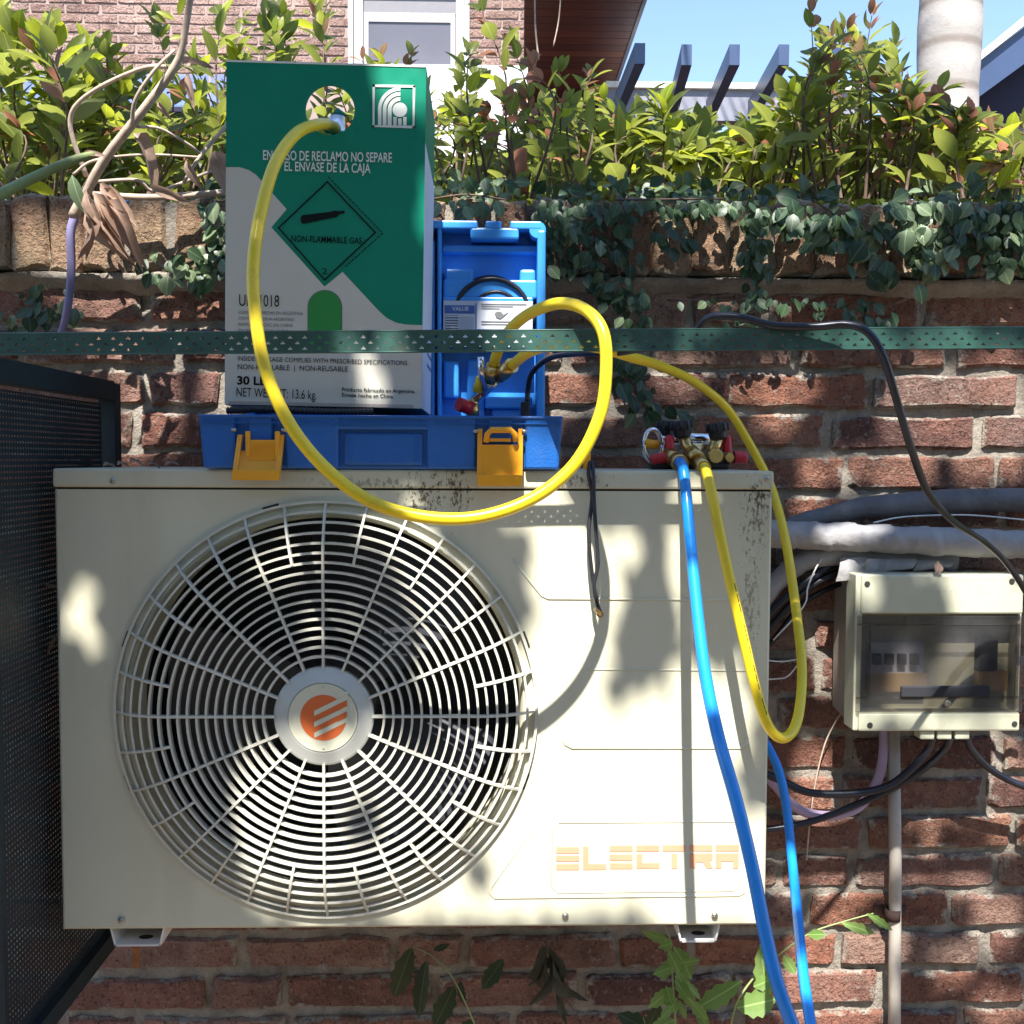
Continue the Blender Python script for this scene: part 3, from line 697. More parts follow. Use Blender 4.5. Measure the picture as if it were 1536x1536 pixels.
# ================================================================== blue tool case
case = thing('tool_case', 'open blue plastic tool case with orange latches lying on top of the condenser', 'tool case', tuple(P(571, 703, YF+.15)))
cY = YF-.018; zb_ = UZ1+.0005
def cz(py): return P(571, py, cY).z
ztop = cz(624)
def tap(x0, x1, y0, y1, z0, z1, dx0=0, dx1=0, dy=0):
    """block whose foot is drawn in by dx0 / dx1 / dy"""
    mb = MB(); vv = [(x0+dx0, y0+dy, z0), (x1-dx1, y0+dy, z0), (x1-dx1, y1, z0), (x0+dx0, y1, z0), (x0, y0, z1), (x1, y0, z1), (x1, y1, z1), (x0, y1, z1)]
    bm = bmesh.new(); bv = [bm.verts.new(v) for v in vv]
    for f in ((0, 3, 2, 1), (4, 5, 6, 7), (0, 1, 5, 4), (1, 2, 6, 5), (2, 3, 7, 6), (3, 0, 4, 7)): bm.faces.new([bv[i] for i in f])
    bmesh.ops.bevel(bm, geom=bm.edges[:], offset=.0028, segments=2, affect='EDGES', profile=.5)
    bm.verts.index_update(); mb.add([v.co.copy() for v in bm.verts], [[v.index for v in f.verts] for f in bm.faces]); bm.free(); return mb
cx = lambda px: P(px, 660, cY).x
yb_ = cY+.285
mb = tap(cx(298), cx(844), cY+.009, yb_, zb_, ztop-.002, .005, .005, .004)
def join(mb, o): mb.add([v for v in o.v], o.f); return mb
for a, b2, dy in ((298, 353, 0), (426, 508, 0), (640, 714, 0), (787, 844, 0)):
    mb = join(mb, tap(cx(a), cx(b2), cY+dy, cY+.04, zb_+.0006, ztop, .004 if a == 298 else .001, .004 if b2 == 844 else .001, .004))
mb = join(mb, tap(cx(372), cx(408), cY+.001, cY+.03, zb_+.032, ztop-.0005)); mb = join(mb, tap(cx(733), cx(768), cY+.001, cY+.03, zb_+.032, ztop-.0005))
mb = join(mb, tap(cx(500), cx(650), cY+.0015, cY+.03, ztop-.016, ztop-.0008))
mb = join(mb, tap(cx(515), cx(634), cY+.006, cY+.03, zb_+.005, ztop-.02))
mb = join(mb, tap(cx(297), cx(845), cY-.0015, cY+.004, ztop-.0035, ztop+.001))
part('base_tray', mb, M_['blue'], case)
for px in (352, 427, 714, 786): part('hinge_pin', MB().cyl((cx(px)-.003, cY-.003, cz(646)), (cx(px)+.003, cY-.003, cz(646)), .0022, n=8), M_['steel'], case)
for k_ in range(9): part('rib', MB().box((cx(520+k_*13), cY+.0045, zb_+.008), (cx(520+k_*13)+.0012, cY+.0065, ztop-.024)), M_['blue'], case) if k_ in (0, 8) else None
part('rim_line', MB().box((cx(299), cY-.0012, ztop-.0088), (cx(843), cY+.0005, ztop-.0078)), M_['blue'], case)
cc = MB(); cp = spline([P(340, 616, 1.235), P(400, 614, 1.232), P(480, 617, 1.232), P(560, 618, 1.236)], 14)
for i in range(0, len(cp)-1): cc.lathe(cp[i], cp[i+1]-cp[i], [(0, .0032), ((cp[i+1]-cp[i]).length*.5, .0048), ((cp[i+1]-cp[i]).length, .0032)], 10)
tag(part('ribbed_lead', cc, M_['black']), 'black ribbed lead lying on the blue case rim just under the carton', 'cable')
# latches
def latch(x0, x1, yt, yb2, out, open_):
    l = part('latch', MB(), M_['orange'], case) if False else None
    A = lambda px, py, Y: P(px, py, Y)
    w = 5.5; mb = MB(); Yt = cY-.002; Yb = cY-out
    def bar(p0, p1, wx, th=.004):
        mb.add([p0+Vector((-wx, 0, 0)), p0+Vector((wx, 0, 0)), p1+Vector((wx, 0, 0)), p1+Vector((-wx, 0, 0)), p0+Vector((-wx, th, 0)), p0+Vector((wx, th, 0)), p1+Vector((wx, th, 0)), p1+Vector((-wx, th, 0))], [(0, 3, 2, 1), (4, 5, 6, 7), (0, 1, 5, 4), (1, 2, 6, 5), (2, 3, 7, 6), (3, 0, 4, 7)])
    lx = (x0-(10 if open_ else 2), x1-(8 if open_ else 2))
    bar(A(x0+2, yt+18, Yt), A(lx[0]+3, yb2-2, Yb), .0028, .007); bar(A(x1-2, yt+18, Yt), A(lx[1]-1, yb2-2, Yb), .0028, .007)
    pm = [A(x0+4, yt+42, Yt-.001), A(x1-4, yt+42, Yt-.001), A(lx[1], yb2-4, Yb+.002), A(lx[0]+3, yb2-4, Yb+.002)]
    mb.add(pm+[p+Vector((0, .004, 0)) for p in pm], [(0, 1, 2, 3), (4, 7, 6, 5), (0, 4, 5, 1), (1, 5, 6, 2), (2, 6, 7, 3), (3, 7, 4, 0)])
    p0, p1 = A(lx[0], yb2-14, Yb-.001), A(lx[1]+2, yb2-14, Yb-.001)
    mb.box((p0.x, Yb-.003, P(0, yb2, Yb).z), (p1.x, Yb+.006, p0.z), bev=.0012)
    lo = part('latch', mb, M_['orange'], case)
    # the pull bow
    h = MB()
    if open_:
        h.box((A(x0+8, 0, Yt).x, Yt-.006, A(0, yt+55, Yt).z), (A(x1-10, 0, Yt).x, Yt-.002, A(0, yt+24, Yt).z), bev=.001)
        for q in range(5): z_ = A(0, yt+30+q*4.5, Yt).z; h.box((A(x0+14, 0, Yt).x, Yt-.0072, z_), (A(x1-16, 0, Yt).x, Yt-.006, z_+.001))
        h.box((A(x0+6, 0, Yt).x, Yt-.007, A(0, yt+50, Yt).z), (A(x0+13, 0, Yt).x, Yt-.001, A(0, yt+11, Yt).z), bev=.0012)
        h.box((A(x1-15, 0, Yt).x, Yt-.007, A(0, yt+50, Yt).z), (A(x1-8, 0, Yt).x, Yt-.001, A(0, yt+11, Yt).z), bev=.0012)
    else:
        h.tube([A(x0+11, yt+38, Yt-.005), A(x0+13, yt+26, Yt-.007), A(x0+19, yt+20, Yt-.008), A(x1-17, yt+20, Yt-.008), A(x1-11, yt+26, Yt-.007), A(x1-9, yt+37, Yt-.005)], .0036, 10)
        h.box((A(x0+16, 0, Yt).x, Yt-.004, A(0, yt+34, Yt).z), (A(x1-14, 0, Yt).x, Yt, A(0, yt+29, Yt).z))
    part('latch_bow', h, M_['orange'], lo)
latch(358, 424, 634, 719, .016, True)
latch(718, 783, 625, 726, .006, False)
# the lid standing open at the back
YLf, YLb = yb_-.045, yb_+.004
lid_x1 = P(818, 500, YLf).x; lid_x0 = P(298, 660, cY).x; lzt = P(740, 331, YLf).z; lzb = ztop-.01
def lx(px, Y=None): return P(px, 450, YLf if Y is None else Y).x
def lz(py, Y=None): return P(740, py, YLf if Y is None else Y).z
lid = MB()
lid.box((lid_x0, YLb-.004, lzb), (lid_x1, YLb, lzt-.001), bev=.0015)                      # back skin
lid.box((lid_x1-.012, YLf, lzb), (lid_x1, YLb-.003, lzt-.012), bev=.003)                 # right rim
def notch(x_):    # top rim outline
    return x_
xs0, xs1 = lx(708), lx(774)
lid.box((lid_x0, YLf+.0005, lzt-.011), (lx(716), YLb-.002, lzt), bev=.002)
lid.box((lx(728), YLf+.0005, lzt-.011), (lx(752), YLb-.002, lzt), bev=.002)
lid.box((lx(765), YLf+.0005, lzt-.011), (lx(812), YLb-.002, lzt), bev=.002)
lid.cyl((lid_x1-.0115, YLf+.001, lzt-.0115), (lid_x1-.0115, YLb-.003, lzt-.0115), .0115, n=20)
lid.box((lx(705), YLf+.001, lz(358)), (lx(778), YLb-.004, lzt-.009), bev=.003)           # handle recess bulge
lid.box((lx(656), YLf+.003, lzb), (lx(662), YLb-.003, lzt-.008), bev=.0015)              # divider
lid.box((lx(634), YLf+.006, lzb), (lx(652), YLb-.003, lz(358)), bev=.003)                # outer bulge left of the divider
lid.box((lx(662), YLf+.022, lz(374)), (lx(808), YLb-.004, lz(363)), bev=.002)            # step under the rim
lid.box((lx(666), YLf+.016, lz(450)), (lx(710), YLb-.004, lz(400)), bev=.004)
lid.box((lx(780), YLf+.016, lz(450)), (lx(804), YLb-.004, lz(400)), bev=.004)
lid.box((lx(664), YLf+.012, lz(446)), (lx(806), YLb-.004, lz(417)), bev=.003)
lid.box((lx(664), YLf+.008, lz(455)), (lx(800), YLb-.004, lz(444)), bev=.002)
lid.box((lx(664), YLf+.02, lz(596)), (lx(688), YLb-.004, lz(540)), bev=.004)
lid.box((lx(700), YLf+.03, lz(640)), (lx(728), YLb-.004, lz(535)), bev=.004)
lid.box((lx(728), YLf+.02, lz(612)), (lx(800), YLb-.004, lz(594)), bev=.003)
lid.box((lx(738), YLf+.028, lz(640)), (lx(792), YLb-.004, lz(610)), bev=.004)
lid.box((lid_x0, YLf+.002, lzb), (lid_x0+.012, YLb-.003, lzt-.008), bev=.003)
part('lid', lid, M_['blue2'], case)

# papers and coiled lead kept in the lid
YP = YLf+.004
ins = thing('instruction_sheet', 'white instruction sheet with blue heading tucked in the open blue lid', 'leaflet', tuple(P(733, 500, YP)))
def sheet(x0, y0, x1, y1, Y, th=.0015): a = P(x0, y1, Y); b2 = P(x1, y0, Y); return MB().box((a.x, Y, a.z), (b2.x, Y+th, b2.z))
part('sheet', sheet(665, 452, 799, 520, YP), M_['paper'], ins)
part('heading_block', sheet(667, 458, 712, 470, YP-.0006, .0004), M_['printblue'], ins)
part('printed_rule', sheet(713, 455, 715, 498, YP-.0006, .0004), M_['printblue'], ins)
part('printed_rule', sheet(716, 494, 797, 497, YP-.0006, .0004), M_['printblue'], ins)
part('table_block', sheet(668, 473, 687, 498, YP-.0006, .0004), M_['inkgrey'], ins)
for k_ in range(6): part('table_row', sheet(668, 474+k_*4, 711, 475.6+k_*4, YP-.0012, .0004), M_['paper'], ins)
text('VALUE', (678, 466), (703, 466), 6, YP, M_['paper'], ins, .03, .0012)
for k_, (a, b2) in enumerate(((722, 790), (722, 770), (722, 750))): part('text_line', sheet(a, 456+k_*3.2, b2, 457+k_*3.2, YP-.0006, .0004), M_['inkgrey'], ins)
for k_, (a, b2) in enumerate(((722, 786), (722, 780))): part('text_line', sheet(a, 482+k_*4, b2, 483.2+k_*4, YP-.0006, .0004), M_['inkgrey'], ins)
pts_ = [(742, 470), (746, 467), (752, 468), (755, 472), (763, 468), (756, 475), (750, 479), (744, 476)]
q = [P(a, b2, YP-.0006) for a, b2 in pts_]; part('drawing', MB().prism([(v.x, v.z) for v in q][::-1], YP-.0009, YP-.0004), M_['inkgrey'], ins)
cl = MB()
for k_, (cx_, cy_, rx_, ry_, y_) in enumerate(((738, 470, 55, 52, 0), (735, 466, 50, 50, .006), (740, 472, 44, 46, .012), (744, 474, 36, 36, .004), (748, 476, 26, 30, .010), (742, 470, 60, 44, .014))):
    cl.tube([P(cx_+rx_*math.cos(a)*(1 if a < 4 else 1), cy_-ry_*math.sin(a), YLf+.010+y_) for a in [2*math.pi*i/32 for i in range(33)]], .0036, 8)
tag(part('coiled_lead', cl, M_['cable']), 'black power lead coiled inside the lid above the instruction sheet', 'cable')

# ================================================================== hoses
def hose(name, pts, r, mat, label, cat, k=7, n=14, parent=None):
    mb = MB().tube(spline([P(*p_) for p_ in pts], k), r, n)
    o = part(name, mb, mat, parent)
    if not parent: tag(o, label, cat)
    return o
lp = [(507, 196, 1.36), (500, 190, 1.29), (480, 186, 1.235), (445, 200, 1.17), (413, 245, 1.12), (391, 320, 1.08), (380, 400, 1.055), (384, 480, 1.045), (400, 560, 1.04), (437, 640, 1.035), (492, 706, 1.035), (560, 754, 1.035),
      (640, 776, 1.035), (720, 775, 1.04), (800, 747, 1.045), (862, 696, 1.05), (899, 625, 1.053), (909, 560, 1.055), (905, 500, 1.06), (880, 466, 1.08), (840, 455, 1.11), (795, 470, 1.17), (765, 495, 1.22), (748, 525, 1.25), (741, 545, 1.27), (736, 560, 1.275)]
hy = thing('charging_hose', 'yellow charging hose looping from the carton hand hole in front of the perforated rail', 'hose', tuple(P(640, 776, 1.03)))
hose('tube', lp, .0066, M_['hose_y'], '', '', parent=hy)
lp2 = [(1046, 690, 1.275), (1058, 704, 1.225), (1068, 742, 1.205), (1086, 830, 1.19), (1110, 935, 1.175), (1134, 1035, 1.165), (1153, 1090, 1.165), (1176, 1107, 1.18), (1196, 1080, 1.21), (1203, 1005, 1.26), (1194, 915, 1.32), (1180, 820, 1.38), (1166, 760, 1.42), (1150, 715, 1.45), (1122, 662, 1.46), (1088, 610, 1.45), (1040, 572, 1.40), (990, 549, 1.31), (948, 536, 1.2), (900, 522, 1.15), (840, 516, 1.15), (795, 528, 1.2), (768, 548, 1.25), (748, 563, 1.275)]
hy2 = thing('service_hose', 'long yellow hose hanging from the brass manifold and looping behind the condenser corner', 'hose', tuple(P(1176, 1107, 1.18)))
hose('tube', lp2, .0062, M_['hose_y'], '', '', parent=hy2)
hose('low_pressure_hose', [(1015, 690, 1.275), (1024, 702, 1.225), (1031, 760, 1.20), (1042, 880, 1.13), (1056, 1000, 1.06), (1076, 1100, 1.0), (1104, 1200, .97), (1128, 1300, .95), (1148, 1400, .935), (1166, 1475, .925), (1190, 1540, .92), (1225, 1610, .91), (1270, 1700, .90)], .0066, M_['hose_b'], 'bright blue hose running down across the condenser front from the brass manifold', 'hose')
hose('return_hose', [(1090, 1060, 1.5), (1130, 1090, 1.42), (1162, 1140, 1.36), (1178, 1200, 1.32), (1188, 1290, 1.25), (1197, 1380, 1.17), (1206, 1470, 1.08), (1220, 1560, 1.02), (1240, 1680, .97)], .0060, M_['hose_b'], 'darker blue hose coming out behind the lower right edge of the condenser', 'hose')
def roughen(o, amp, sc, wrap=0.0):
    for v in o.data.vertices:
        p_ = v.co; n_ = v.normal
        w_ = ((p_.x*1.0+p_.z*.5) % .055)/.055
        v.co = p_+n_*(amp*noise.noise(p_*sc)+amp*.5*noise.noise(p_*sc*3.1)+wrap*w_)
    o.data.update(); return o
for (a, b2, par) in (((1016, 692, 1.27), (1024, 703, 1.224), None), ((1047, 691, 1.273), (1056, 702, 1.23), hy2)):
    part('crimp_collar', MB().cyl(P(*a), P(*b2), .0088, n=16), M_['brass'], par or mf_hold) if par else None
# ball valve on the yellow hose, with brass adapter and red cap
vt = thing('valve_fitting', 'brass shut-off valve with clear sleeve joining the two yellow hoses before the blue lid', 'valve', tuple(P(707, 620, 1.3)))
part('valve_body', MB().cyl(P(712, 600, 1.3), P(752, 560, 1.275), .0052, n=12).cyl(P(722, 590, 1.29), P(742, 570, 1.28), .0072, n=12), M_['chrome'], vt)
part('ferrule', MB().cyl(P(748, 564, 1.276), P(768, 548, 1.25), .0095, n=14), M_['brass'], vt)
part('ferrule', MB().cyl(P(734, 572, 1.28), P(741, 548, 1.27), .0095, n=14), M_['brass'], vt)
part('lever', MB().tube([P(728, 585, 1.28), P(722, 560, 1.268), P(721, 535, 1.262)], .0042, 8), M_['chrome'], vt)
part('hose_stub', MB().cyl(P(716, 588, 1.285), P(722, 566, 1.28), .0065, n=10), M_['hose_y'], vt)
part('adapter', MB().cyl(P(709, 624, 1.3), P(709, 606, 1.3), .0085, n=6).cyl(P(709, 610, 1.3), P(712, 598, 1.3), .0055, n=10), M_['brass'], vt)
part('cap', MB().cyl(P(705, 612, 1.295), P(688, 606, 1.285), .0088, n=14), M_['red'], vt)
q = spline([P(*p_) for p_ in lp2], 7)
for i in range(24, 40, 1):
    if i % 4 == 3: continue
    off = Vector((.0032, -.0054, 0)); part('printed_mark', MB().tube([q[i]+off, q[i].lerp(q[i+1], .82)+off], .0006, 4), M_['ink'], hy2)
# vacuum pump power plug and lead
pl = thing('pump_lead', 'black lead with moulded plug rising from the right corner of the blue case', 'cable', tuple(P(792, 622, 1.36)))
part('plug', MB().box((P(784, 0, 1.36).x, 1.355, P(0, 624, 1.36).z), (P(798, 0, 1.36).x, 1.37, P(0, 598, 1.36).z), bev=.002), M_['black'], pl)
hose('lead', [(791, 602, 1.362), (792, 585, 1.362), (797, 562, 1.35), (812, 545, 1.33), (835, 534, 1.3), (880, 530, 1.22), (920, 530, 1.17), (960, 524, 1.14), (1010, 515, 1.13), (1046, 500, 1.13)], .0036, M_['cable'], '', '', parent=pl)
hose('power_cable', [(1046, 500, 1.13), (1052, 486, 1.125), (1070, 475, 1.115), (1110, 476, 1.105), (1160, 488, 1.095), (1220, 490, 1.088), (1270, 487, 1.08), (1302, 499, 1.07), (1325, 535, 1.07), (1345, 600, 1.085), (1366, 670, 1.11), (1392, 738, 1.17), (1430, 782, 1.26), (1475, 812, 1.35), (1510, 845, 1.42), (1545, 900, 1.46), (1580, 980, 1.5)], .0043, M_['cable'], 'thick black power cable draped over the green rail and down past the breaker box', 'cable')
# two-core lead with orange connector hanging on the cabinet front
wl = thing('sensor_lead', 'thin black twin wire with orange connector hanging down the cabinet front', 'cable', tuple(P(886, 690, YF)))
part('connector', MB().box((P(881, 0, YF).x, YF+.0, UZ1+.001), (P(892, 0, YF).x, YF+.014, P(0, 674, YF).z), bev=.002), M_['orange'], wl)
hose('wire', [(885, 692, YF+.002), (883, 712, YF-.008), (888, 745, YF-.010), (883, 800, YF-.018), (888, 860, YF-.024), (895, 900, YF-.027), (900, 918, YF-.028)], .0024, M_['black'], '', '', parent=wl)
hose('wire', [(888, 692, YF+.002), (890, 712, YF-.010), (891, 750, YF-.013), (894, 800, YF-.02), (897, 845, YF-.024), (891, 880, YF-.027), (898, 915, YF-.028)], .0024, M_['black'], '', '', parent=wl)
part('terminal', MB().cyl(P(893, 912, YF-.028), P(901, 921, YF-.028), .003, n=8).ring(P(900, 921, YF-.028), .002, .0042, YF-.029, YF-.027, 16), M_['brass'], wl)
# ================================================================== manifold gauge block
mf = thing('gauge_manifold', 'brass gauge manifold with black knobs and red caps on the condenser top', 'manifold', tuple(P(1045, 703, 1.30)))
Ym = 1.29
part('manifold_bar', MB().box((P(984, 0, Ym).x, Ym, UZ1+.0008), (P(1106, 0, Ym).x, Ym+.03, P(0, 688, Ym).z), bev=.003), M_['black'], mf)
part('crossbar', MB().cyl(P(985, 658, Ym+.03), P(1085, 658, Ym+.03), .0075, n=14).box((P(1030, 0, Ym+.02).x, Ym+.02, P(0, 672, Ym).z), (P(1066, 0, Ym+.02).x, Ym+.03, P(0, 658, Ym).z), bev=.001), M_['chrome'], mf)
def knob(x0, x1, yt, yb2, tilt=0, Y=Ym):
    a = P((x0+x1)/2, yb2, Y); b2 = P((x0+x1)/2+tilt, yt, Y); r = (x1-x0)/2/1536*Y
    mb = MB(); ax = (b2-a); L = ax.length; n_ = 20
    mb.lathe(a, ax, [(0, r*.55), (L*.12, r*.82), (L*.45, r*.9), (L*.5, r), (L*.92, r), (L, r*.93), (L, .0001)], n_, sm=False)
    for i in range(10):
        aa = 2*math.pi*i/10; axn = ax.normalized(); u = axn.orthogonal().normalized(); w = axn.cross(u)
        d = (u*math.cos(aa)+w*math.sin(aa))*r; mb.cyl(a+d+axn*L*.5, a+d+axn*L*.95, r*.14, n=6)
    part('knob', mb, M_['black'], mf)
knob(986, 1012, 631, 656, 0, Ym+.03); knob(1009, 1040, 631, 657, -4); knob(1062, 1094, 634, 660, -3)
part('valve_stem', MB().cyl(P(1040, 690, Ym), P(1025, 655, Ym), .0078, n=14), M_['brass'], mf); part('valve_stem', MB().cyl(P(1066, 685, Ym), P(1077, 656, Ym), .0080, n=14), M_['brass'], mf)
def disc_(px, py, rpx, y0, y1, mat, name='port'):
    c_ = P(px, py, y0); r = rpx/1536*y0; mb = MB(); mb.lathe(c_, (0, 1, 0), [(0, .0001), (0, r*.9), (.001, r), (y1-y0, r)], 24, sm=False); part(name, mb, mat, mf)
disc_(1074, 684, 11, Ym-.018, Ym+.01, M_['brass']); disc_(1095, 686, 7, Ym-.015, Ym+.01, M_['brass']); disc_(1010, 688, 11, Ym-.006, Ym+.01, M_['brass'])
part('hose_nut', MB().cyl(P(1003, 680, Ym), P(1016, 691, 1.27), .0095, n=12).cyl(P(1015, 690, 1.272), P(1021, 696, 1.25), .0105, n=14), M_['brass'], mf)
part('hose_nut', MB().cyl(P(1036, 678, Ym), P(1047, 690, 1.268), .0105, n=12), M_['brass'], mf)
def capr(a, b2, r):
    v0, v1 = P(*a), P(*b2); ax = v1-v0; L = ax.length; mb = MB(); mb.lathe(v0, ax, [(0, r), (L*.8, r), (L*.95, r*.8), (L, .0001)], 16); part('cap', mb, M_['red'], mf)
capr((1005, 682, Ym-.002), (1004, 652, Ym-.002), .0062); capr((999, 686, Ym-.006), (975, 690, Ym-.006), .0068)
capr((1091, 678, Ym+.004), (1089, 652, Ym+.004), .0062); capr((1101, 686, Ym), (1121, 686, Ym), .0080)
mb = MB(); mb.tube([P(975+13*math.cos(a)+4, 668+24*math.sin(a), Ym+.012+.004*math.cos(a)) for a in [2*math.pi*i/24 for i in range(25)]], .0032, 8); part('hook_ring', mb, M_['chrome'], mf)
part('sight_glass', MB().cyl(P(966, 664, Ym+.01), P(988, 668, Ym+.01), .006, n=12), M_['orange'], mf)  # orange colour stands in for the reflection in the chrome ring

# ================================================================== security cage
cage = thing('security_cage', 'dark green perforated metal cage round the condenser, its front rail crossing before the carton', 'cage', tuple(P(-80, 1600, 1.09)))
YR = 1.10
def railpt(x, up_):     # rail tilts a little
    return 0
# perforated front rail on a 2 mm grid: clover holes, staggered
ra, rb_ = P(-260, 517.5, YR), P(1800, 504.5, YR); L = rb_.x-ra.x; slope = (rb_.z-ra.z)/L; hR = .0222; g = .00155
nx = int(L/g); nz = 15; present = [[True]*nz for _ in range(nx)]
cw = 10
for i in range(nx):
    for j2 in range(nz):
        for (row, off) in ((3, 0), (7, 5), (11, 0)):
            a_ = (i+off) % cw
            if (a_ == 2 and j2 in (row, row-1)) or (a_ in (1, 3) and j2 == row-1): present[i][j2] = False
vid = {}; mb = MB(); vv = []; ff = []
def vtx(i, j2, layer):
    k_ = (i, j2, layer)
    if k_ not in vid:
        vid[k_] = len(vv); x_ = ra.x+i*g; vv.append((x_, YR+(0 if layer == 0 else .0014), ra.z+slope*(x_-ra.x)-hR/2+j2*hR/nz))
    return vid[k_]
for i in range(nx):
    for j2 in range(nz):
        if not present[i][j2]: continue
        a_, b2, c_, d_ = (i, j2), (i+1, j2), (i+1, j2+1), (i, j2+1)
        ff.append([vtx(*q, 0) for q in (a_, b2, c_, d_)]); ff.append([vtx(*q, 1) for q in (d_, c_, b2, a_)])
        for (di, dj, e0, e1) in ((0, -1, a_, b2), (1, 0, b2, c_), (0, 1, c_, d_), (-1, 0, d_, a_)):
            ii, jj = i+di, j2+dj
            if ii < 0 or jj < 0 or ii >= nx or jj >= nz or not present[ii][jj]:
                ff.append([vtx(*e0, 0), vtx(*e0, 1), vtx(*e1, 1), vtx(*e1, 0)])
mb.add(vv, ff); part('front_rail', mb, M_['railgreen'], cage, recalc=False)
mb = MB()
for s in (-1, 1): mb.tube([(ra.x, YR+.0007, ra.z+s*hR/2), (rb_.x, YR+.0007, rb_.z+s*hR/2)], .0011, 6)
part('rail_edge', mb, M_['railgreen'], cage)
# left side panel
XP = P(163, 640, 1.47).x; ztp = P(163, 577, 1.47).z+.004; zbp = P(152, 1402, 1.47).z; y0p, y1p = YR+.01, 1.462
mb = MB(); pz = .0068; cols = int((y1p-.02-y0p)/pz); rows = int((ztp-.03-(zbp+.02))/pz); hr_ = .0014
vv = []; ff = []
for i in range(cols):
    for j2 in range(rows):
        cy_ = y0p+.006+(i+.5)*pz; cz_ = zbp+.02+(j2+.5)*pz; o_ = len(vv)
        for k_ in range(8):
            a = math.pi/4*k_; vv.append((XP, cy_+hr_*math.cos(a), cz_+hr_*math.sin(a)))
        for k_ in range(8):
            a = math.pi/4*k_; m_ = max(abs(math.cos(a)), abs(math.sin(a))); vv.append((XP, cy_+pz/2*math.cos(a)/m_, cz_+pz/2*math.sin(a)/m_))
        for k_ in range(8): ff.append((o_+k_, o_+8+k_, o_+8+(k_+1) % 8, o_+(k_+1) % 8))
mb.add(vv, ff); part('perforated_sheet', mb, M_['cagegreen'], cage, recalc=False)
part('panel_frame', MB().box((XP-.012, y0p, ztp-.026), (XP+.012, y1p, ztp)), M_['cagegreen'], cage)
part('panel_frame', MB().box((XP-.012, y0p, zbp), (XP+.012, y1p, zbp+.024)), M_['cagegreen'], cage)
part('corner_post', MB().box((XP-.012, y1p+.001, zbp-.01), (XP+.012, y1p+.024, ztp-.002), bev=.001), M_['cagegreen'], cage)
part('corner_post', MB().box((XP-.012, YR+.003, zbp-.01), (XP+.012, YR+.009, P(0, 500, YR).z)), M_['cagegreen'], cage)
bolt_ = P(125, 693, 1.4); part('stop_knob', MB().cyl((bolt_.x, 1.4, UZ1), (bolt_.x, 1.4, UZ1+.014), .009, n=12), M_['black'], cage)

# ================================================================== breaker box, pipes and cables on the wall
Yc = 1.515
bb = thing('breaker_box', 'cream plastic breaker box with smoked hinged window on the brick wall', 'breaker box', tuple(P(1405, 980, YW)))
def bxx(px, Y=Yc): return P(px, 980, Y).x
def bzz(py, Y=Yc): return P(1405, py, Y).z
x0b, x1b = bxx(1290), bxx(1533)
base = MB(); ym = 1.56
o1 = [(x0b, ym, bzz(1094)), (x1b+.004, ym, bzz(1094)), (x1b+.004, ym, bzz(866)), (x0b, ym, bzz(866))]
xo = P(1250, 980, YW-.012).x
o2 = [(xo, YW-.012, bzz(1085)), (x1b+.01, YW-.012, bzz(1085)), (x1b+.01, YW-.012, bzz(880)), (xo, YW-.012, bzz(880))]
base.add(o1+o2, [(3, 2, 1, 0), (4, 5, 6, 7), (0, 1, 5, 4), (1, 2, 6, 5), (2, 3, 7, 6), (3, 0, 4, 7)])
part('back_case', base, M_['boxside'], bb)
cov = MB()
cov.box((x0b-.007, Yc+.004, bzz(1097)), (x0b+.004, ym, bzz(862)), bev=.002)     # left flange
cov.box((x0b, Yc, bzz(921)), (x1b, ym, bzz(862)), bev=.003)                     # upper panel
cov.box((x0b, Yc, bzz(1097)), (x1b, ym, bzz(1069)), bev=.003)                   # lower panel
cov.box((x1b-.003, Yc+.01, bzz(1070)), (x1b+.003, ym, bzz(920)), bev=.001)
cov.box((x0b, Yc+.035, bzz(1070)), (x1b, ym+.001, bzz(920)))                    # inner plate
part('cover', cov, M_['boxcream'], bb)
for (a, b2) in ((1301, 876), (1518, 872), (1305, 1088), (1522, 1086)):
    p = P(a, b2, Yc-.0006); mb = MB(); mb.lathe(p, (0, -1, 0), [(0, .0045), (.0006, .004)], 12); mb.add([(p.x+.004*math.cos(k_*.5236), p.y-.0007, p.z+.004*math.sin(k_*.5236)) for k_ in range(12)], [tuple(range(12))]); part('cover_screw', mb, M_['seam'], bb)
text('- - - - - -', (1385, 888), (1440, 888), 3, Yc, M_['boxside'], bb, 0, .0006, 'embossing')
# breakers behind the window
part('breaker_row', MB().box((bxx(1312), Yc+.022, bzz(1028)), (bxx(1395), Yc+.036, bzz(968)), bev=.001), M_['paper'], bb)
for k_ in range(4): part('breaker_switch', MB().box((bxx(1316+k_*19), Yc+.013, bzz(1000)), (bxx(1328+k_*19), Yc+.022, bzz(984)), bev=.001), M_['dark'], bb)
part('label_strip', MB().box((bxx(1312), Yc+.02, bzz(1042)), (bxx(1400), Yc+.0345, bzz(1014))), simple('aged_label', (.5, .34, .14), .6), bb)
part('relay', MB().box((bxx(1478), Yc+.018, bzz(1010)), (bxx(1506), Yc+.0355, bzz(962)), bev=.001), M_['dark'], bb)
part('copper_bar', MB().box((bxx(1478), Yc+.022, bzz(1042)), (bxx(1524), Yc+.0352, bzz(1012))), simple('ochre_part', (.5, .3, .1), .5), bb)
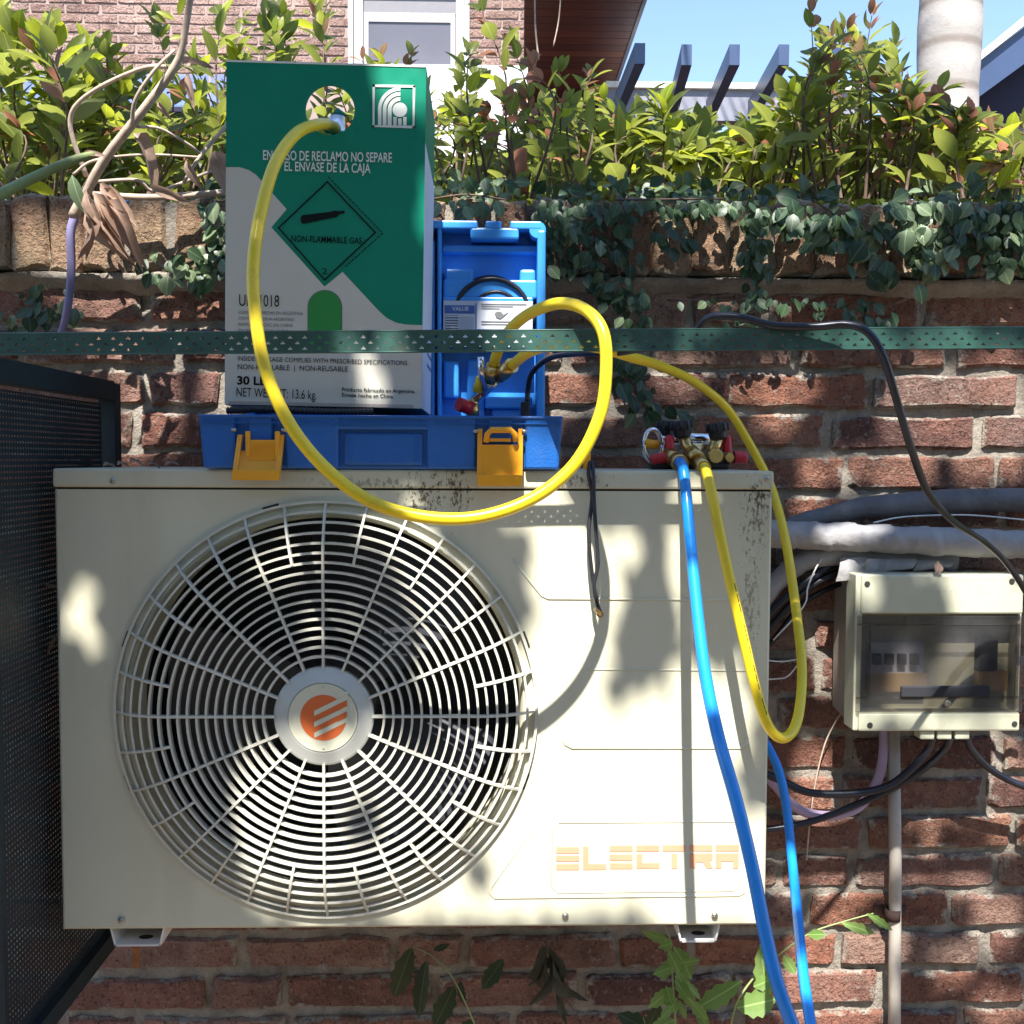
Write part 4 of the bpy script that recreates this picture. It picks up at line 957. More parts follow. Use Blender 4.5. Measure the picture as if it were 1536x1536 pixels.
# window door: smoked frame and pane
wd = MB()
wx0, wx1 = bxx(1288), bxx(1535)
for (a, b2, c_, d_) in ((1286, 924, 1535, 938), (1286, 1046, 1535, 1068), (1286, 936, 1306, 1048), (1526, 936, 1535, 1048)):
    wd.box((bxx(a), Yc-.002, bzz(d_)), (bxx(c_), Yc+.008, bzz(b2)), bev=.001)
door = part('window_door', wd, M_['smoke'], bb)
part('pane', MB().box((bxx(1304), Yc-.001, bzz(1048)), (bxx(1528), Yc+.002, bzz(936))), M_['smoke'], door)
part('handle', MB().box((bxx(1351), Yc-.006, bzz(1045)), (bxx(1485), Yc+.0, bzz(1028)), bev=.002), M_['dark'], door)
part('lock', MB().lathe(P(1421, 1055, Yc-.002), (0, -1, 0), [(0, .005), (.0015, .0048), (.0015, .003), (.0005, .0001)], 16), M_['steel'], door)
for k_, a in enumerate((1399, 1425, 1452)):
    g_ = MB().box((bxx(a-13), Yc+.006, bzz(1111)), (bxx(a+9), Yc+.03, bzz(1098)), bev=.002); part('cable_gland', g_, M_['boxcream'], bb)
lf_ = P(1408, 853, Yc+.01)
tag(hose('insulated_pipe', [(1090, 800, 1.6), (1140, 800, 1.57), (1200, 803, 1.56), (1280, 806, 1.555), (1380, 811, 1.55), (1480, 815, 1.55), (1600, 820, 1.55)], .0205, M_['tapewrap'], '', '', k=22, n=28), 'thick pipe wrapped in pale grey tape running right above the breaker box', 'pipe')
tag(hose('foam_pipe', [(1180, 790, 1.605), (1230, 776, 1.6), (1290, 763, 1.6), (1350, 757, 1.595), (1420, 752, 1.595), (1500, 750, 1.595), (1600, 750, 1.595)], [.012+.007*min(1, i/18) for i in range(43)], M_['darkwrap'], '', ''), 'dark foam covered pipe lying on top of the grey taped pipe', 'pipe')
tag(hose('taped_bend', [(1120, 930, 1.6), (1165, 872, 1.59), (1200, 845, 1.585), (1250, 832, 1.58), (1330, 838, 1.585), (1430, 842, 1.59)], .0155, M_['tapewrap'], '', ''), 'grey taped pipe bend coming from behind the condenser under the main pipe', 'pipe')
for o_ in list(C.objects):
    if o_.name.startswith(('insulated_pipe', 'taped_bend')): roughen(o_, .0022, 32, .0022)
    if o_.name.startswith('foam_pipe'): roughen(o_, .002, 24, 0)
flap = MB()
for (a, b2, c_, d_, y_) in ((1262, 836, 1300, 872, 1.556), (1300, 838, 1330, 864, 1.552), (1328, 838, 1375, 858, 1.555), (1376, 840, 1430, 856, 1.558)):
    p0, p1 = P(a, b2, y_), P(c_, d_, y_); vv = []
    for i in range(5):
        for j2 in range(4):
            u, v_ = i/4, j2/3; vv.append((p0.x+(p1.x-p0.x)*u-.008*v_, y_-.006*math.sin(v_*2.5)-.004*math.sin(u*7+a), p0.z+(p1.z-p0.z)*v_+.006*u*v_))
    flap.add(vv, [(i*4+j2, (i+1)*4+j2, (i+1)*4+j2+1, i*4+j2+1) for i in range(4) for j2 in range(3)], 0, True)
tag(part('loose_tape', flap, M_['tapewrap'], recalc=False), 'loose crumpled grey tape hanging between the pipe and the breaker box', 'tape')
def cab(name, pts, r, mat, label, n=10): return tag(hose(name, pts, r, mat, '', '', n=n), label, 'cable')
cab('wall_cable', [(1120, 960, 1.6), (1170, 905, 1.58), (1200, 880, 1.575), (1245, 850, 1.58), (1300, 838, 1.6), (1400, 836, 1.61)], .0065, M_['cable'], 'black cable bending down behind the condenser beside the yellow loop')
cab('wall_cable', [(1120, 900, 1.62), (1170, 868, 1.61), (1220, 848, 1.605), (1290, 836, 1.61), (1420, 832, 1.615)], .009, M_['cable'], 'thickest black cable of the bundle under the grey taped pipe')
cab('wall_cable', [(1120, 985, 1.6), (1170, 925, 1.585), (1215, 880, 1.58), (1260, 858, 1.585), (1300, 850, 1.6)], .006, M_['black'], 'lower black cable of the bundle, nearest the left side of the breaker box')
cab('wall_cable', [(1100, 1140, 1.6), (1170, 1170, 1.57), (1215, 1189, 1.56), (1280, 1190, 1.555), (1330, 1180, 1.555), (1365, 1155, 1.55), (1392, 1125, 1.54), (1399, 1105, 1.53)], .0062, M_['cable'], 'black cable sagging from the left gland of the breaker box towards the condenser')
cab('wall_cable', [(1100, 1250, 1.61), (1160, 1243, 1.6), (1210, 1234, 1.595), (1270, 1213, 1.59), (1340, 1182, 1.585), (1390, 1150, 1.56), (1418, 1122, 1.54), (1425, 1105, 1.53)], .0056, M_['cable'], 'black cable from the middle gland crossing in front of the grey conduit')
cab('wall_cable', [(1450, 1105, 1.53), (1456, 1122, 1.54), (1475, 1145, 1.55), (1505, 1166, 1.56), (1550, 1184, 1.57), (1620, 1200, 1.58)], .0056, M_['cable'], 'black cable leaving the right gland of the breaker box towards the right edge')
cab('wall_cable', [(1120, 1010, 1.61), (1168, 950, 1.6), (1205, 905, 1.595), (1250, 880, 1.6), (1300, 862, 1.62)], .0045, M_['black'], 'thin black cable at the bottom of the bundle left of the breaker box')
cab('wall_cable', [(1100, 880, 1.6), (1165, 852, 1.59), (1210, 838, 1.585), (1270, 842, 1.58)], .005, M_['cable'], 'short black cable just under the grey taped pipe beside the cabinet corner')
cab('wall_cable', [(1210, 1290, 1.615), (1214, 1240, 1.61), (1222, 1180, 1.61), (1236, 1120, 1.61), (1252, 1085, 1.61), (1268, 1060, 1.615)], .0012, M_['bark'], 'thin brown string hanging over the bricks left of the breaker box', 6)
tag(hose('drain_hose', [(1110, 1120, 1.6), (1160, 1175, 1.6), (1195, 1212, 1.6), (1240, 1224, 1.6), (1285, 1212, 1.6), (1312, 1180, 1.605), (1324, 1140, 1.605), (1326, 1090, 1.61), (1326, 1040, 1.61)], .0078, M_['lilac'], '', ''), 'dull lilac drain hose curving below the breaker box', 'hose')
cd = thing('wall_conduit', 'pale grey vertical conduit pipe below the breaker box with a dark clamp', 'conduit', tuple(P(1343, 1536, 1.6)))
part('pipe', MB().tube([P(1340, 1080, 1.605), P(1343, 1300, 1.605), P(1342, 1450, 1.605), P(1341, 1700, 1.605)], .0098, 16), M_['conduit'], cd)
p = P(1339, 1371, 1.605); part('clamp', MB().ring(p, 0, .0001, p.y, p.y+.001, 4).box((p.x-.026, 1.617, p.z-.008), (p.x+.028, 1.622, p.z+.008), bev=.001).lathe(p+Vector((0, 0, -.009)), (0, 0, 1), [(0, .0098), (0, .0125), (.018, .0125), (.018, .0098)], 20), M_['darkrust'], cd)
for k_, (pp, lb) in enumerate((([(1120, 985, 1.6), (1165, 992, 1.595), (1190, 990, 1.59), (1205, 985, 1.59)], 'short white wire end above the other beside the yellow loop'), ([(1120, 1020, 1.6), (1168, 1018, 1.595), (1182, 1014, 1.59), (1196, 998, 1.59)], 'short bent white wire end below the other beside the yellow loop'),
        ([(1160, 960, 1.57), (1205, 910, 1.55), (1212, 880, 1.55), (1225, 850, 1.56), (1240, 828, 1.57)], 'thin white wire crossing the black cable bundle'),
        ([(1310, 784, 1.56), (1350, 776, 1.575), (1400, 773, 1.575), (1460, 773, 1.57), (1540, 780, 1.57)], 'thin pale wire lying between the dark and the grey pipe'))):
    tag(hose('thin_wire', pp, .0013, M_['white'], '', '', n=6), lb, 'wire')

# ================================================================== vegetation
def leaf_mesh(name, mat, w=.42, bend=.2, fold=.25, teeth=False, tip=1.0, curl=0.0):
    """unit-length leaf along +X, face up +Z"""
    n_ = 9 if teeth else 5; mid, lft, rgt = [], [], []
    for i in range(n_+1):
        t_ = i/n_; z_ = -bend*t_*t_+curl*math.sin(t_*5)*.06; mid.append((t_, 0, z_))
        ww = w/2*math.sin(math.pi*t_**(.8 if tip > 1 else 1))**(.75)*(1 if t_ < .5 else (1-.25*(t_-.5)))
        if i in (0, n_): ww = .0
        if teeth and 0 < i < n_: ww *= 1.12 if i % 2 else .86
        sx = (.05 if (teeth and i % 2) else 0)
        lft.append((t_-sx*0+.0, ww, z_+fold*ww+curl*.05*math.sin(t_*9))); rgt.append((t_, -ww, z_+fold*ww-curl*.05*math.sin(t_*8)))
    vv = mid+lft[1:-1]+rgt[1:-1]; m_ = n_+1; ff = []
    L_ = lambda i: m_+i-1; R_ = lambda i: m_+(n_-1)+i-1
    ff.append((0, 1, L_(1))); ff.append((0, R_(1), 1))
    for i in range(1, n_-1): ff.append((i, i+1, L_(i+1), L_(i))); ff.append((i, R_(i), R_(i+1), i+1))
    ff.append((n_-1, n_, L_(n_-1))); ff.append((n_-1, R_(n_-1), n_))
    mb = MB().add(vv, ff, 0, True); return mb
def variants(name, mat, **kw):
    out = []
    for i in range(4):
        k2 = dict(kw); k2['bend'] = kw.get('bend', .2)*(.3+.55*i); k2['w'] = kw.get('w', .42)*(.86+.1*i)
        out.append(leaf_mesh(name, mat, **k2).mesh(name, mat))
    return out
LV = {k_: variants('leaf_shape', M_[k_], w=.56, bend=.22, fold=.28) for k_ in ('leaf', 'leafy', 'leafb', 'leafd')}
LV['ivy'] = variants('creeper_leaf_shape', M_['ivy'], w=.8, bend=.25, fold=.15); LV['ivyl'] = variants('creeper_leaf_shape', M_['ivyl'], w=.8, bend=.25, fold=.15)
LV['seed'] = variants('toothed_leaf_shape', M_['seed'], w=.55, bend=.25, fold=.22, teeth=True)
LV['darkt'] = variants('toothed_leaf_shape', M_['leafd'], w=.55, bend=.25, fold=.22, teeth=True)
LV['dry'] = variants('dry_leaf_shape', M_['dry'], w=.45, bend=.35, fold=.8, curl=1.6)
LV['drydark'] = variants('withered_leaf_shape', M_['drydark'], w=.4, bend=.3, fold=.8, curl=1.6)
def leafM(base, d, up_, size, wid=1.0):
    d = d.normalized(); y_ = up_.cross(d)
    if y_.length < 1e-3: y_ = Vector((1, 0, 0)).cross(d)
    y_.normalize(); z_ = d.cross(y_)
    M3 = Matrix((d*size, y_*size*wid, z_*size)).transposed().to_4x4(); M3.translation = base; return M3
def rv(s=1.0): return Vector((rnd.gauss(0, s), rnd.gauss(0, s), rnd.gauss(0, s)))
LBUF = {}
def put(kind, M, parent, name='leaf'):
    inst(name, rnd.choice(LV[kind]), M, parent)
unit_leaf = leaf_mesh('l', None, w=.46, bend=.2, fold=.3)
unit_ivy = leaf_mesh('l', None, w=.8, bend=.2, fold=.15)
class Plant:
    def __init__(s, name, label, cat, loc, group=None, cap=170):
        s.o = thing(name, label, cat, loc, group=group); s.stems = MB(); s.n = 0; s.cap = cap; s.extra = {}
    def leaf(s, kind, M):
        if s.n < s.cap: put(kind, M, s.o); s.n += 1
        else:
            mb = s.extra.setdefault(kind, MB()); u = unit_ivy if kind.startswith('ivy') else unit_leaf
            mb.add([M @ Vector(v) for v in u.v], u.f, 0, True)
    def done(s, mat):
        if s.stems.f: part('stem', s.stems, mat, s.o)
        for k_, mb in s.extra.items(): part('foliage', mb, M_[k_], s.o, kind='stuff', recalc=False)
def stem_leaves(pl, a, b2, r0=.003, size=.055, gap=.022, tips='leafb', mixk=(.78, .14, .08), start=.2, sag=.03, side=True):
    mid = (a+b2)/2+Vector((rnd.gauss(0, .03), rnd.gauss(0, .03), sag)); pts = spline([a, mid, b2], 6)
    pl.stems.tube(pts, [r0*(1-.75*i/(len(pts)-1)) for i in range(len(pts))], 5, cap=False)
    Ln = (b2-a).length; n_ = max(4, int(Ln*(1-start)/gap)); ph = rnd.uniform(0, 6)
    for i in range(n_+1):
        t_ = start+(1-start)*i/n_; q = t_*(len(pts)-1); i0 = min(int(q), len(pts)-2); p_ = pts[i0].lerp(pts[i0+1], q-i0); ax = (pts[i0+1]-pts[i0]).normalized()
        u = ax.orthogonal().normalized(); w = ax.cross(u); aa = ph+i*1.57+rnd.gauss(0, .3)
        young = i >= n_-1
        for sgn in ((0, math.pi) if not young else (0, math.pi/2, math.pi, 4.7)):
            if rnd.random() < .12: continue
            d = (u*math.cos(aa+sgn)+w*math.sin(aa+sgn)); dd = (d*(.95 if not young else .5)+ax*(.75 if not young else 1.2)+Vector((0, 0, .1))+rv(.14))
            kk = rnd.random()
            kind = tips if (young and rnd.random() < .4) else ('leaf' if kk < mixk[0]+mixk[1]*.45 else ('leafy' if kk < mixk[0]+mixk[1] else 'leafb'))
            sz = size*rnd.uniform(.65, 1.15)*(.75 if young else 1)
            sz *= .72 if kind == 'leafb' else 1
            pl.leaf(kind, leafM(p_+d*.004, dd, Vector((0, -.35, 1))+ax*.4+rv(.35), sz, rnd.uniform(.8, 1.15)))
# hedge shrubs: (label, px0, px1, [tip heights], y base, Y range, kinds)
hedge = [
 ('large leaved green shrub filling the far left end of the wall top', 0, 100, (15, 60, 40, 110), 26, (1.75, 2.2), (.8, .12, .08), .068, 'leafy'),
 ('leafy shrub in front of the pale house wall, left of the bare branch', 95, 230, (105, 50, 95, 130), 22, (1.8, 2.3), (.78, .16, .06), .06, 'leafy'),
 ('thin shrub seen through the bare branch, blue roof showing behind it', 228, 325, (20, 60, 150, 130), 18, (1.8, 2.3), (.76, .18, .06), .055, 'leafy'),
 ('green shrub standing tall just behind the carton, left of the window', 330, 505, (5, 20, -10, 40), 24, (1.9, 2.4), (.86, .1, .04), .052, 'leafy'),
 ('low shrub with orange young tips below the house window', 530, 650, (70, 80, 60, 110), 12, (1.85, 2.2), (.6, .25, .15), .05, 'leafb'),
 ('open twiggy shrub before the white wall, right of the carton', 655, 735, (130, 110, 60, 150), 15, (1.7, 2.1), (.72, .2, .08), .046, 'leaf'),
 ('bronze tinted shrub rising against the brown soffit', 735, 905, (10, 85, 100, 90), 26, (1.7, 2.2), (.72, .08, .2), .048, 'leafb'),
 ('spreading yellow green shrub in front of the first pergola rafters', 900, 1085, (150, 130, 185, 180), 26, (1.75, 2.2), (.72, .2, .08), .058, 'leafy'),
 ('dense shrub under the middle pergola rafters', 1080, 1215, (190, 185, 150, 120), 26, (1.75, 2.2), (.7, .22, .08), .055, 'leafy'),
 ('tallest shrub with upright shoots against the sky, left of the palm', 1205, 1345, (0, 60, 10, 90), 34, (1.7, 2.15), (.8, .08, .12), .054, 'leafb'),
 ('shrub with long upright leaves across the palm trunk', 1335, 1450, (90, 120, 150, 130), 26, (1.7, 2.1), (.72, .18, .1), .062, 'leafb'),
 ('shrub with glowing yellow leaves under the dark roof at the right edge', 1445, 1560, (165, 190, 180, 150), 20, (1.65, 2.1), (.4, .42, .18), .058, 'leafb'),
]
for (lab, xa, xb, tops, ns, (Ya, Yb), mx, sz, tp) in hedge:
    pl_ = Plant('shrub', lab, 'shrub', tuple(P((xa+xb)/2, 300, (Ya+Yb)/2)), group='shrubs along the top of the wall', cap=190)
    for i in range(ns):
        f_ = (i+.5)/ns
        if i % 7 == 3: continue
        mx = (mx[0]+mx[1]*.004, mx[1]*.996, mx[2]) ; px = xa+(xb-xa)*f_+rnd.gauss(0, 6); tt = f_*(len(tops)-1); i0 = min(int(tt), len(tops)-2); top = tops[i0]+(tops[i0+1]-tops[i0])*(tt-i0)
        tall = (i % 3 == 0); ty = top+(rnd.uniform(0, 25) if tall else rnd.uniform(45, max(60, 215-top))); Y = rnd.uniform(Ya, Yb)
        base_ = P(px+rnd.gauss(0, 14), 298, Y); tip_ = P(px+rnd.gauss(0, 12), min(ty, 250), Y+rnd.uniform(-.1, .1))
        stem_leaves(pl_, base_, tip_, .003, sz*1.08, .030 if tall else .028, tp, mx, .12 if not tall else .25)
    pl_.done(M_['bark2'])
# dense low growth behind: one mass
mb = MB()
for i in range(6500):
    px = rnd.uniform(-120, 1660); Y = rnd.uniform(2.2, 3.0); py = rnd.uniform(185, 300)+12*math.sin(px*.03)+(10 if 600 < px < 800 else 0)
    if py < 240 and (640 < px < 800 or 215 < px < 330): continue
    M3 = leafM(P(px, py, Y), rv(1), Vector((0, 0, 1))+rv(.6), rnd.uniform(.04, .07)); mb.add([M3 @ Vector(v) for v in unit_leaf.v], unit_leaf.f, 0, True)
part('hedge_undergrowth', mb, M_['leaf'], kind='stuff', recalc=False)
# soil strip behind the wall at coping height
part('planting_bed', MB().box((-3, YW+.25, 0), (3, 3.4, P(768, 312, 1.9).z)), M_['lawn'], kind='structure')
# creepers over the coping
def creeper(lab, blobs, n_, cap=230, pale=.1, size=.028, strands=()):
    size *= .68; n_ = int(n_*.88)
    x0_, y0_ = blobs[0][0], blobs[0][1]
    pl_ = Plant('creeper', lab, 'climbing plant', tuple(P(x0_, y0_, YW-.05)), group='creepers over the wall', cap=cap)
    tot = sum(b_[2]*b_[3] for b_ in blobs)
    for (cx_, cy_, rx_, ry_) in blobs:
        m_ = int(n_*rx_*ry_/tot)
        for i in range(m_):
            a = rnd.uniform(0, 6.283); q = math.sqrt(rnd.random()); px, py = cx_+rx_*q*math.cos(a), cy_+ry_*q*math.sin(a)
            over = py < 300
            Y = (YW-.045-rnd.uniform(0, .035)) if not over else rnd.uniform(YW-.06, YW+.12)
            d = Vector((rnd.gauss(0, .6), -.35, -.8 if not over else rnd.gauss(0, .4))); u = Vector((rnd.gauss(0, .55), -1, .55+rnd.gauss(0, .55)))
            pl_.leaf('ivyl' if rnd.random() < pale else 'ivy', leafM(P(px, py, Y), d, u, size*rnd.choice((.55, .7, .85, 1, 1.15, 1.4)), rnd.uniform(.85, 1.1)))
    for st in strands: pl_.stems.tube(spline([P(a, b_, YW-.045) for a, b_ in st], 4), .0016, 5)
    pl_.done(M_['bark2'])
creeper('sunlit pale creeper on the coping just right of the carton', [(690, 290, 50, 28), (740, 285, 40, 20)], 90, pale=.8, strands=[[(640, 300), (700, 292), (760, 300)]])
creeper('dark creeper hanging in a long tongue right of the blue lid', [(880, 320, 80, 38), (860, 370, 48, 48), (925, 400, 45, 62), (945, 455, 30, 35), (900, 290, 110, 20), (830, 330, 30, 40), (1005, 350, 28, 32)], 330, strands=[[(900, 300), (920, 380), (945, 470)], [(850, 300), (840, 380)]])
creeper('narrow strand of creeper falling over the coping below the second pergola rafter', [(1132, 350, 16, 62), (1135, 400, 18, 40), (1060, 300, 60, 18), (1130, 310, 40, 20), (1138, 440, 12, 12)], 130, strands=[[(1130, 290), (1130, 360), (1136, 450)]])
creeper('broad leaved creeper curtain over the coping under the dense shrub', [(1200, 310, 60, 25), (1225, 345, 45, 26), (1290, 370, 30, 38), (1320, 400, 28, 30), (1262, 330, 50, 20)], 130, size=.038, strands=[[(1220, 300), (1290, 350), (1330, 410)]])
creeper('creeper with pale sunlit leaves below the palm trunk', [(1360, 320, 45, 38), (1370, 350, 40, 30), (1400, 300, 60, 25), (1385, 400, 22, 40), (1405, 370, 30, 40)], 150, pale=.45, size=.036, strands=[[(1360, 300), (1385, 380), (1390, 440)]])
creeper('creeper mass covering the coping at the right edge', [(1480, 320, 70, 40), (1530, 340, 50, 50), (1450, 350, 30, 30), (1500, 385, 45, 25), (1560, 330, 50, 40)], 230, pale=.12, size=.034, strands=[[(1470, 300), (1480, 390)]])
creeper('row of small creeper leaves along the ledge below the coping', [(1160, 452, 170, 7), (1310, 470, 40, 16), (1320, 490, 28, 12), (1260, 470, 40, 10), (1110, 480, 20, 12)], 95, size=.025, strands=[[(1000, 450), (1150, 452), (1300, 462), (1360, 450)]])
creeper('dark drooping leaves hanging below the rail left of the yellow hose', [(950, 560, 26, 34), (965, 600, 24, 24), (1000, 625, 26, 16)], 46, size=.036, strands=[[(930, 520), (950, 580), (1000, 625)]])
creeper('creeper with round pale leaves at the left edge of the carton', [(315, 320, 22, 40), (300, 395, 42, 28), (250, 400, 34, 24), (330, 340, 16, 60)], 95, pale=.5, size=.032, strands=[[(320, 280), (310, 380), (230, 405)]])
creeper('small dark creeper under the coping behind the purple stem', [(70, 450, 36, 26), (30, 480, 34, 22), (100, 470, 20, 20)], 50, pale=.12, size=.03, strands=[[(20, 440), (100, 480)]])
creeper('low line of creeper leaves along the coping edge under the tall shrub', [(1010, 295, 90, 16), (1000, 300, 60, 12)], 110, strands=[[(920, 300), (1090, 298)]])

# ---- hand-placed branches, dead leaves and seedlings
def hand(kind, b0, b1, Y, wid, parent, Y2=None, roll_=0.0, name='leaf'):
    a = P(b0[0], b0[1], Y); c_ = P(b1[0], b1[1], Y2 if Y2 is not None else Y-.01); d = c_-a
    u = Vector((rnd.gauss(0, .25)+roll_, -1, .35)); sz = d.length; wr = min(1.15, wid/math.hypot(b1[0]-b0[0], b1[1]-b0[1])/.5)
    inst(name, rnd.choice(LV[kind]), leafM(a, d, u, sz, wr), parent)
def twig(pl_, pts, r0, r1, k=5):
    q = spline([P(*p_) for p_ in pts], k); m_ = len(q); pl_.stems.tube(q, [r0+(r1-r0)*i/(m_-1) for i in range(m_)], 8)
dv = Plant('bare_branch', 'pale bare branch with hanging dead leaves slanting down at the upper left', 'branch', tuple(P(110, 320, 1.5)))
twig(dv, [(290, -30, 1.42), (275, 60, 1.44), (262, 100, 1.45), (215, 165, 1.47), (160, 235, 1.5), (128, 290, 1.52), (110, 325, 1.53)], .0042, .0085)
twig(dv, [(262, 75, 1.45), (232, 105, 1.44), (203, 150, 1.45), (198, 190, 1.47)], .002, .003)
twig(dv, [(250, 100, 1.46), (215, 102, 1.46), (160, 125, 1.47), (122, 150, 1.48), (106, 175, 1.49), (110, 210, 1.5), (130, 265, 1.52)], .0028, .0035)
twig(dv, [(205, 190, 1.48), (240, 193, 1.5), (280, 215, 1.52), (300, 230, 1.54)], .0025, .002)
twig(dv, [(110, 262, 1.5), (135, 243, 1.5), (175, 235, 1.51), (230, 232, 1.53), (300, 236, 1.55)], .0022, .0018)
twig(dv, [(345, 182, 1.56), (300, 235, 1.55), (275, 275, 1.55)], .0032, .0026)
twig(dv, [(140, 273, 1.53), (205, 270, 1.54), (225, 285, 1.55), (250, 283, 1.56), (320, 255, 1.58)], .0028, .0022)
twig(dv, [(140, 292, 1.56), (230, 296, 1.57), (345, 288, 1.58)], .005, .005)
for (a, b_, w_) in (((200, 200), (242, 272), 26), ((268, 98), (318, 96), 16), ((280, 110), (290, 160), 14), ((280, 235), (300, 285), 16), ((320, 228), (350, 290), 30), ((225, 280), (275, 300), 16), ((238, 150), (252, 178), 8)):
    hand('dry', a, b_, 1.5, w_, dv.o, roll_=rnd.gauss(0, .5))
for (a, b_, w_) in (((130, 282), (150, 350), 22), ((140, 288), (182, 372), 22), ((150, 285), (205, 330), 24), ((145, 290), (210, 385), 20), ((132, 296), (172, 395), 20), ((128, 300), (140, 380), 18), ((160, 300), (218, 380), 18), ((150, 310), (200, 405), 16), ((138, 320), (125, 390), 16), ((150, 275), (186, 318), 22)):
    hand('dry', a, b_, 1.5+rnd.uniform(-.03, .02), w_, dv.o, roll_=rnd.gauss(0, .7))
hand('leafy', (262, 30), (235, 14), 1.44, 12, dv.o); hand('leafy', (268, 24), (278, -10), 1.44, 15, dv.o); hand('leafy', (276, 55), (254, 56), 1.44, 8, dv.o); hand('leaf', (250, 34), (228, 22), 1.44, 12, dv.o)
dv.done(M_['bark'])
gs = Plant('green_stem', 'thick smooth green stem entering from the left edge above the coping', 'stem', tuple(P(0, 300, 1.35)))
twig(gs, [(-60, 325, 1.3), (0, 292, 1.33), (60, 262, 1.36), (110, 240, 1.38), (140, 232, 1.4)], .0082, .005); gs.done(M_['greenstem'])
hand('dry', (128, 236), (148, 226), 1.4, 10, gs.o)
ps = Plant('purple_stem', 'dull purple stem hanging below the dead leaves over the dark brick', 'stem', tuple(P(110, 330, 1.53)))
twig(ps, [(112, 325, 1.53), (106, 350, 1.53), (107, 400, 1.54), (103, 450, 1.54), (95, 490, 1.55), (80, 530, 1.56)], .0068, .0055); ps.done(M_['purplestem'])
hand('ivyl', (108, 262), (116, 312), 1.48, 11, ps.o)
# wispy twigs rising over the soffit and palm
tw = Plant('dry_vine', 'two thin pale vine threads rising in front of the brown soffit', 'vine', tuple(P(800, 120, 1.9)))
twig(tw, [(802, -20, 1.9), (803, 40, 1.9), (808, 90, 1.9)], .0013, .0018); twig(tw, [(842, -20, 1.9), (838, 30, 1.9), (830, 70, 1.9)], .0011, .0013)
twig(tw, [(722, 60, 1.9), (716, 80, 1.9), (726, 110, 1.92)], .0007, .0007); tw.done(M_['bark'])
# seedlings at the foot
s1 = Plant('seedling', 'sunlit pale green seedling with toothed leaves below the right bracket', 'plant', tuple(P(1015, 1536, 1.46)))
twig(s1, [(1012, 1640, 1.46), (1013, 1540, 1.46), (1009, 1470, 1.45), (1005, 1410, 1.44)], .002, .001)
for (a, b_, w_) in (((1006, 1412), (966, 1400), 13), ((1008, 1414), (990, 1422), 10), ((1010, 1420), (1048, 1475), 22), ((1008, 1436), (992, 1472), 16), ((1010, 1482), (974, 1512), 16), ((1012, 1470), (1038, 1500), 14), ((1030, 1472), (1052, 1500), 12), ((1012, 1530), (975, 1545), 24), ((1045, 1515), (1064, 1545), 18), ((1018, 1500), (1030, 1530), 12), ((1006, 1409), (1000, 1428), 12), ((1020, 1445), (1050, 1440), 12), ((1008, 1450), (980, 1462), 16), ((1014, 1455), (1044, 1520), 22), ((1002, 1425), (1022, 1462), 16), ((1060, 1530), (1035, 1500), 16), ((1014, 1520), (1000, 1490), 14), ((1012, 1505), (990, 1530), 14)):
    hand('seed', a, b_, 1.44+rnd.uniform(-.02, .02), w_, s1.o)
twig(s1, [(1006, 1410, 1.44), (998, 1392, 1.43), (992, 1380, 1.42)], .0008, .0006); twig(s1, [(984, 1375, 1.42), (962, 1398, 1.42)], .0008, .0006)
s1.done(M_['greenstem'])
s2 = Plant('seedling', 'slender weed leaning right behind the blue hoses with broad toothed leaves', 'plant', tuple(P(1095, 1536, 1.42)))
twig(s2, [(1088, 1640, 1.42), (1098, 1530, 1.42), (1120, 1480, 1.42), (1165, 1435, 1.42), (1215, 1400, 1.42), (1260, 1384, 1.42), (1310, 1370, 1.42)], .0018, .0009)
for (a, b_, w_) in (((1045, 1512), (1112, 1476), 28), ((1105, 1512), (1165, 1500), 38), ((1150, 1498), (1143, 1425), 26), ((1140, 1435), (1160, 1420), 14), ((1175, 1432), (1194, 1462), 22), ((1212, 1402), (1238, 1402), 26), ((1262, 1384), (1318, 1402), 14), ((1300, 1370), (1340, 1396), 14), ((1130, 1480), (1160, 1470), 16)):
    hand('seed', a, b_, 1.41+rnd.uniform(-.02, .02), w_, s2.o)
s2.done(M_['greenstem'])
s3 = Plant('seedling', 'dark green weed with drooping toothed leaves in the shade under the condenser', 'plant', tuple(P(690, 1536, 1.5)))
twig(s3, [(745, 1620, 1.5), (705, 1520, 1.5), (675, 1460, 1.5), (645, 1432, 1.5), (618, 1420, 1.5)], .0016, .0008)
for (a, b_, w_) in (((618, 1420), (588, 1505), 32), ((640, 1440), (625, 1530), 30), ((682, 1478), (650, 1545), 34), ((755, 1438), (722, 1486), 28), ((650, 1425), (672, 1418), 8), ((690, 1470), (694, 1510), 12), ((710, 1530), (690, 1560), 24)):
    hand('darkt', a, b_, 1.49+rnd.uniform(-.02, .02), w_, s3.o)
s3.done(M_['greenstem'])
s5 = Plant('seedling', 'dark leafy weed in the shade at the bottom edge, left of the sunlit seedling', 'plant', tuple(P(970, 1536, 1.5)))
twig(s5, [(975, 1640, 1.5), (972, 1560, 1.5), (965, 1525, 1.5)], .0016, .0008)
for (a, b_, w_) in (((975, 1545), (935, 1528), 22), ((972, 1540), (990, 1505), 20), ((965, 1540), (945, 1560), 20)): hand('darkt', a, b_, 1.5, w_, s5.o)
s5.done(M_['greenstem'])
s4 = Plant('withered_plant', 'withered grey green leaves hanging in a bundle below the condenser', 'plant', tuple(P(825, 1420, 1.55)))
twig(s4, [(818, 1412, 1.56), (830, 1450, 1.56), (850, 1500, 1.57), (880, 1540, 1.58), (900, 1600, 1.6)], .002, .0012)
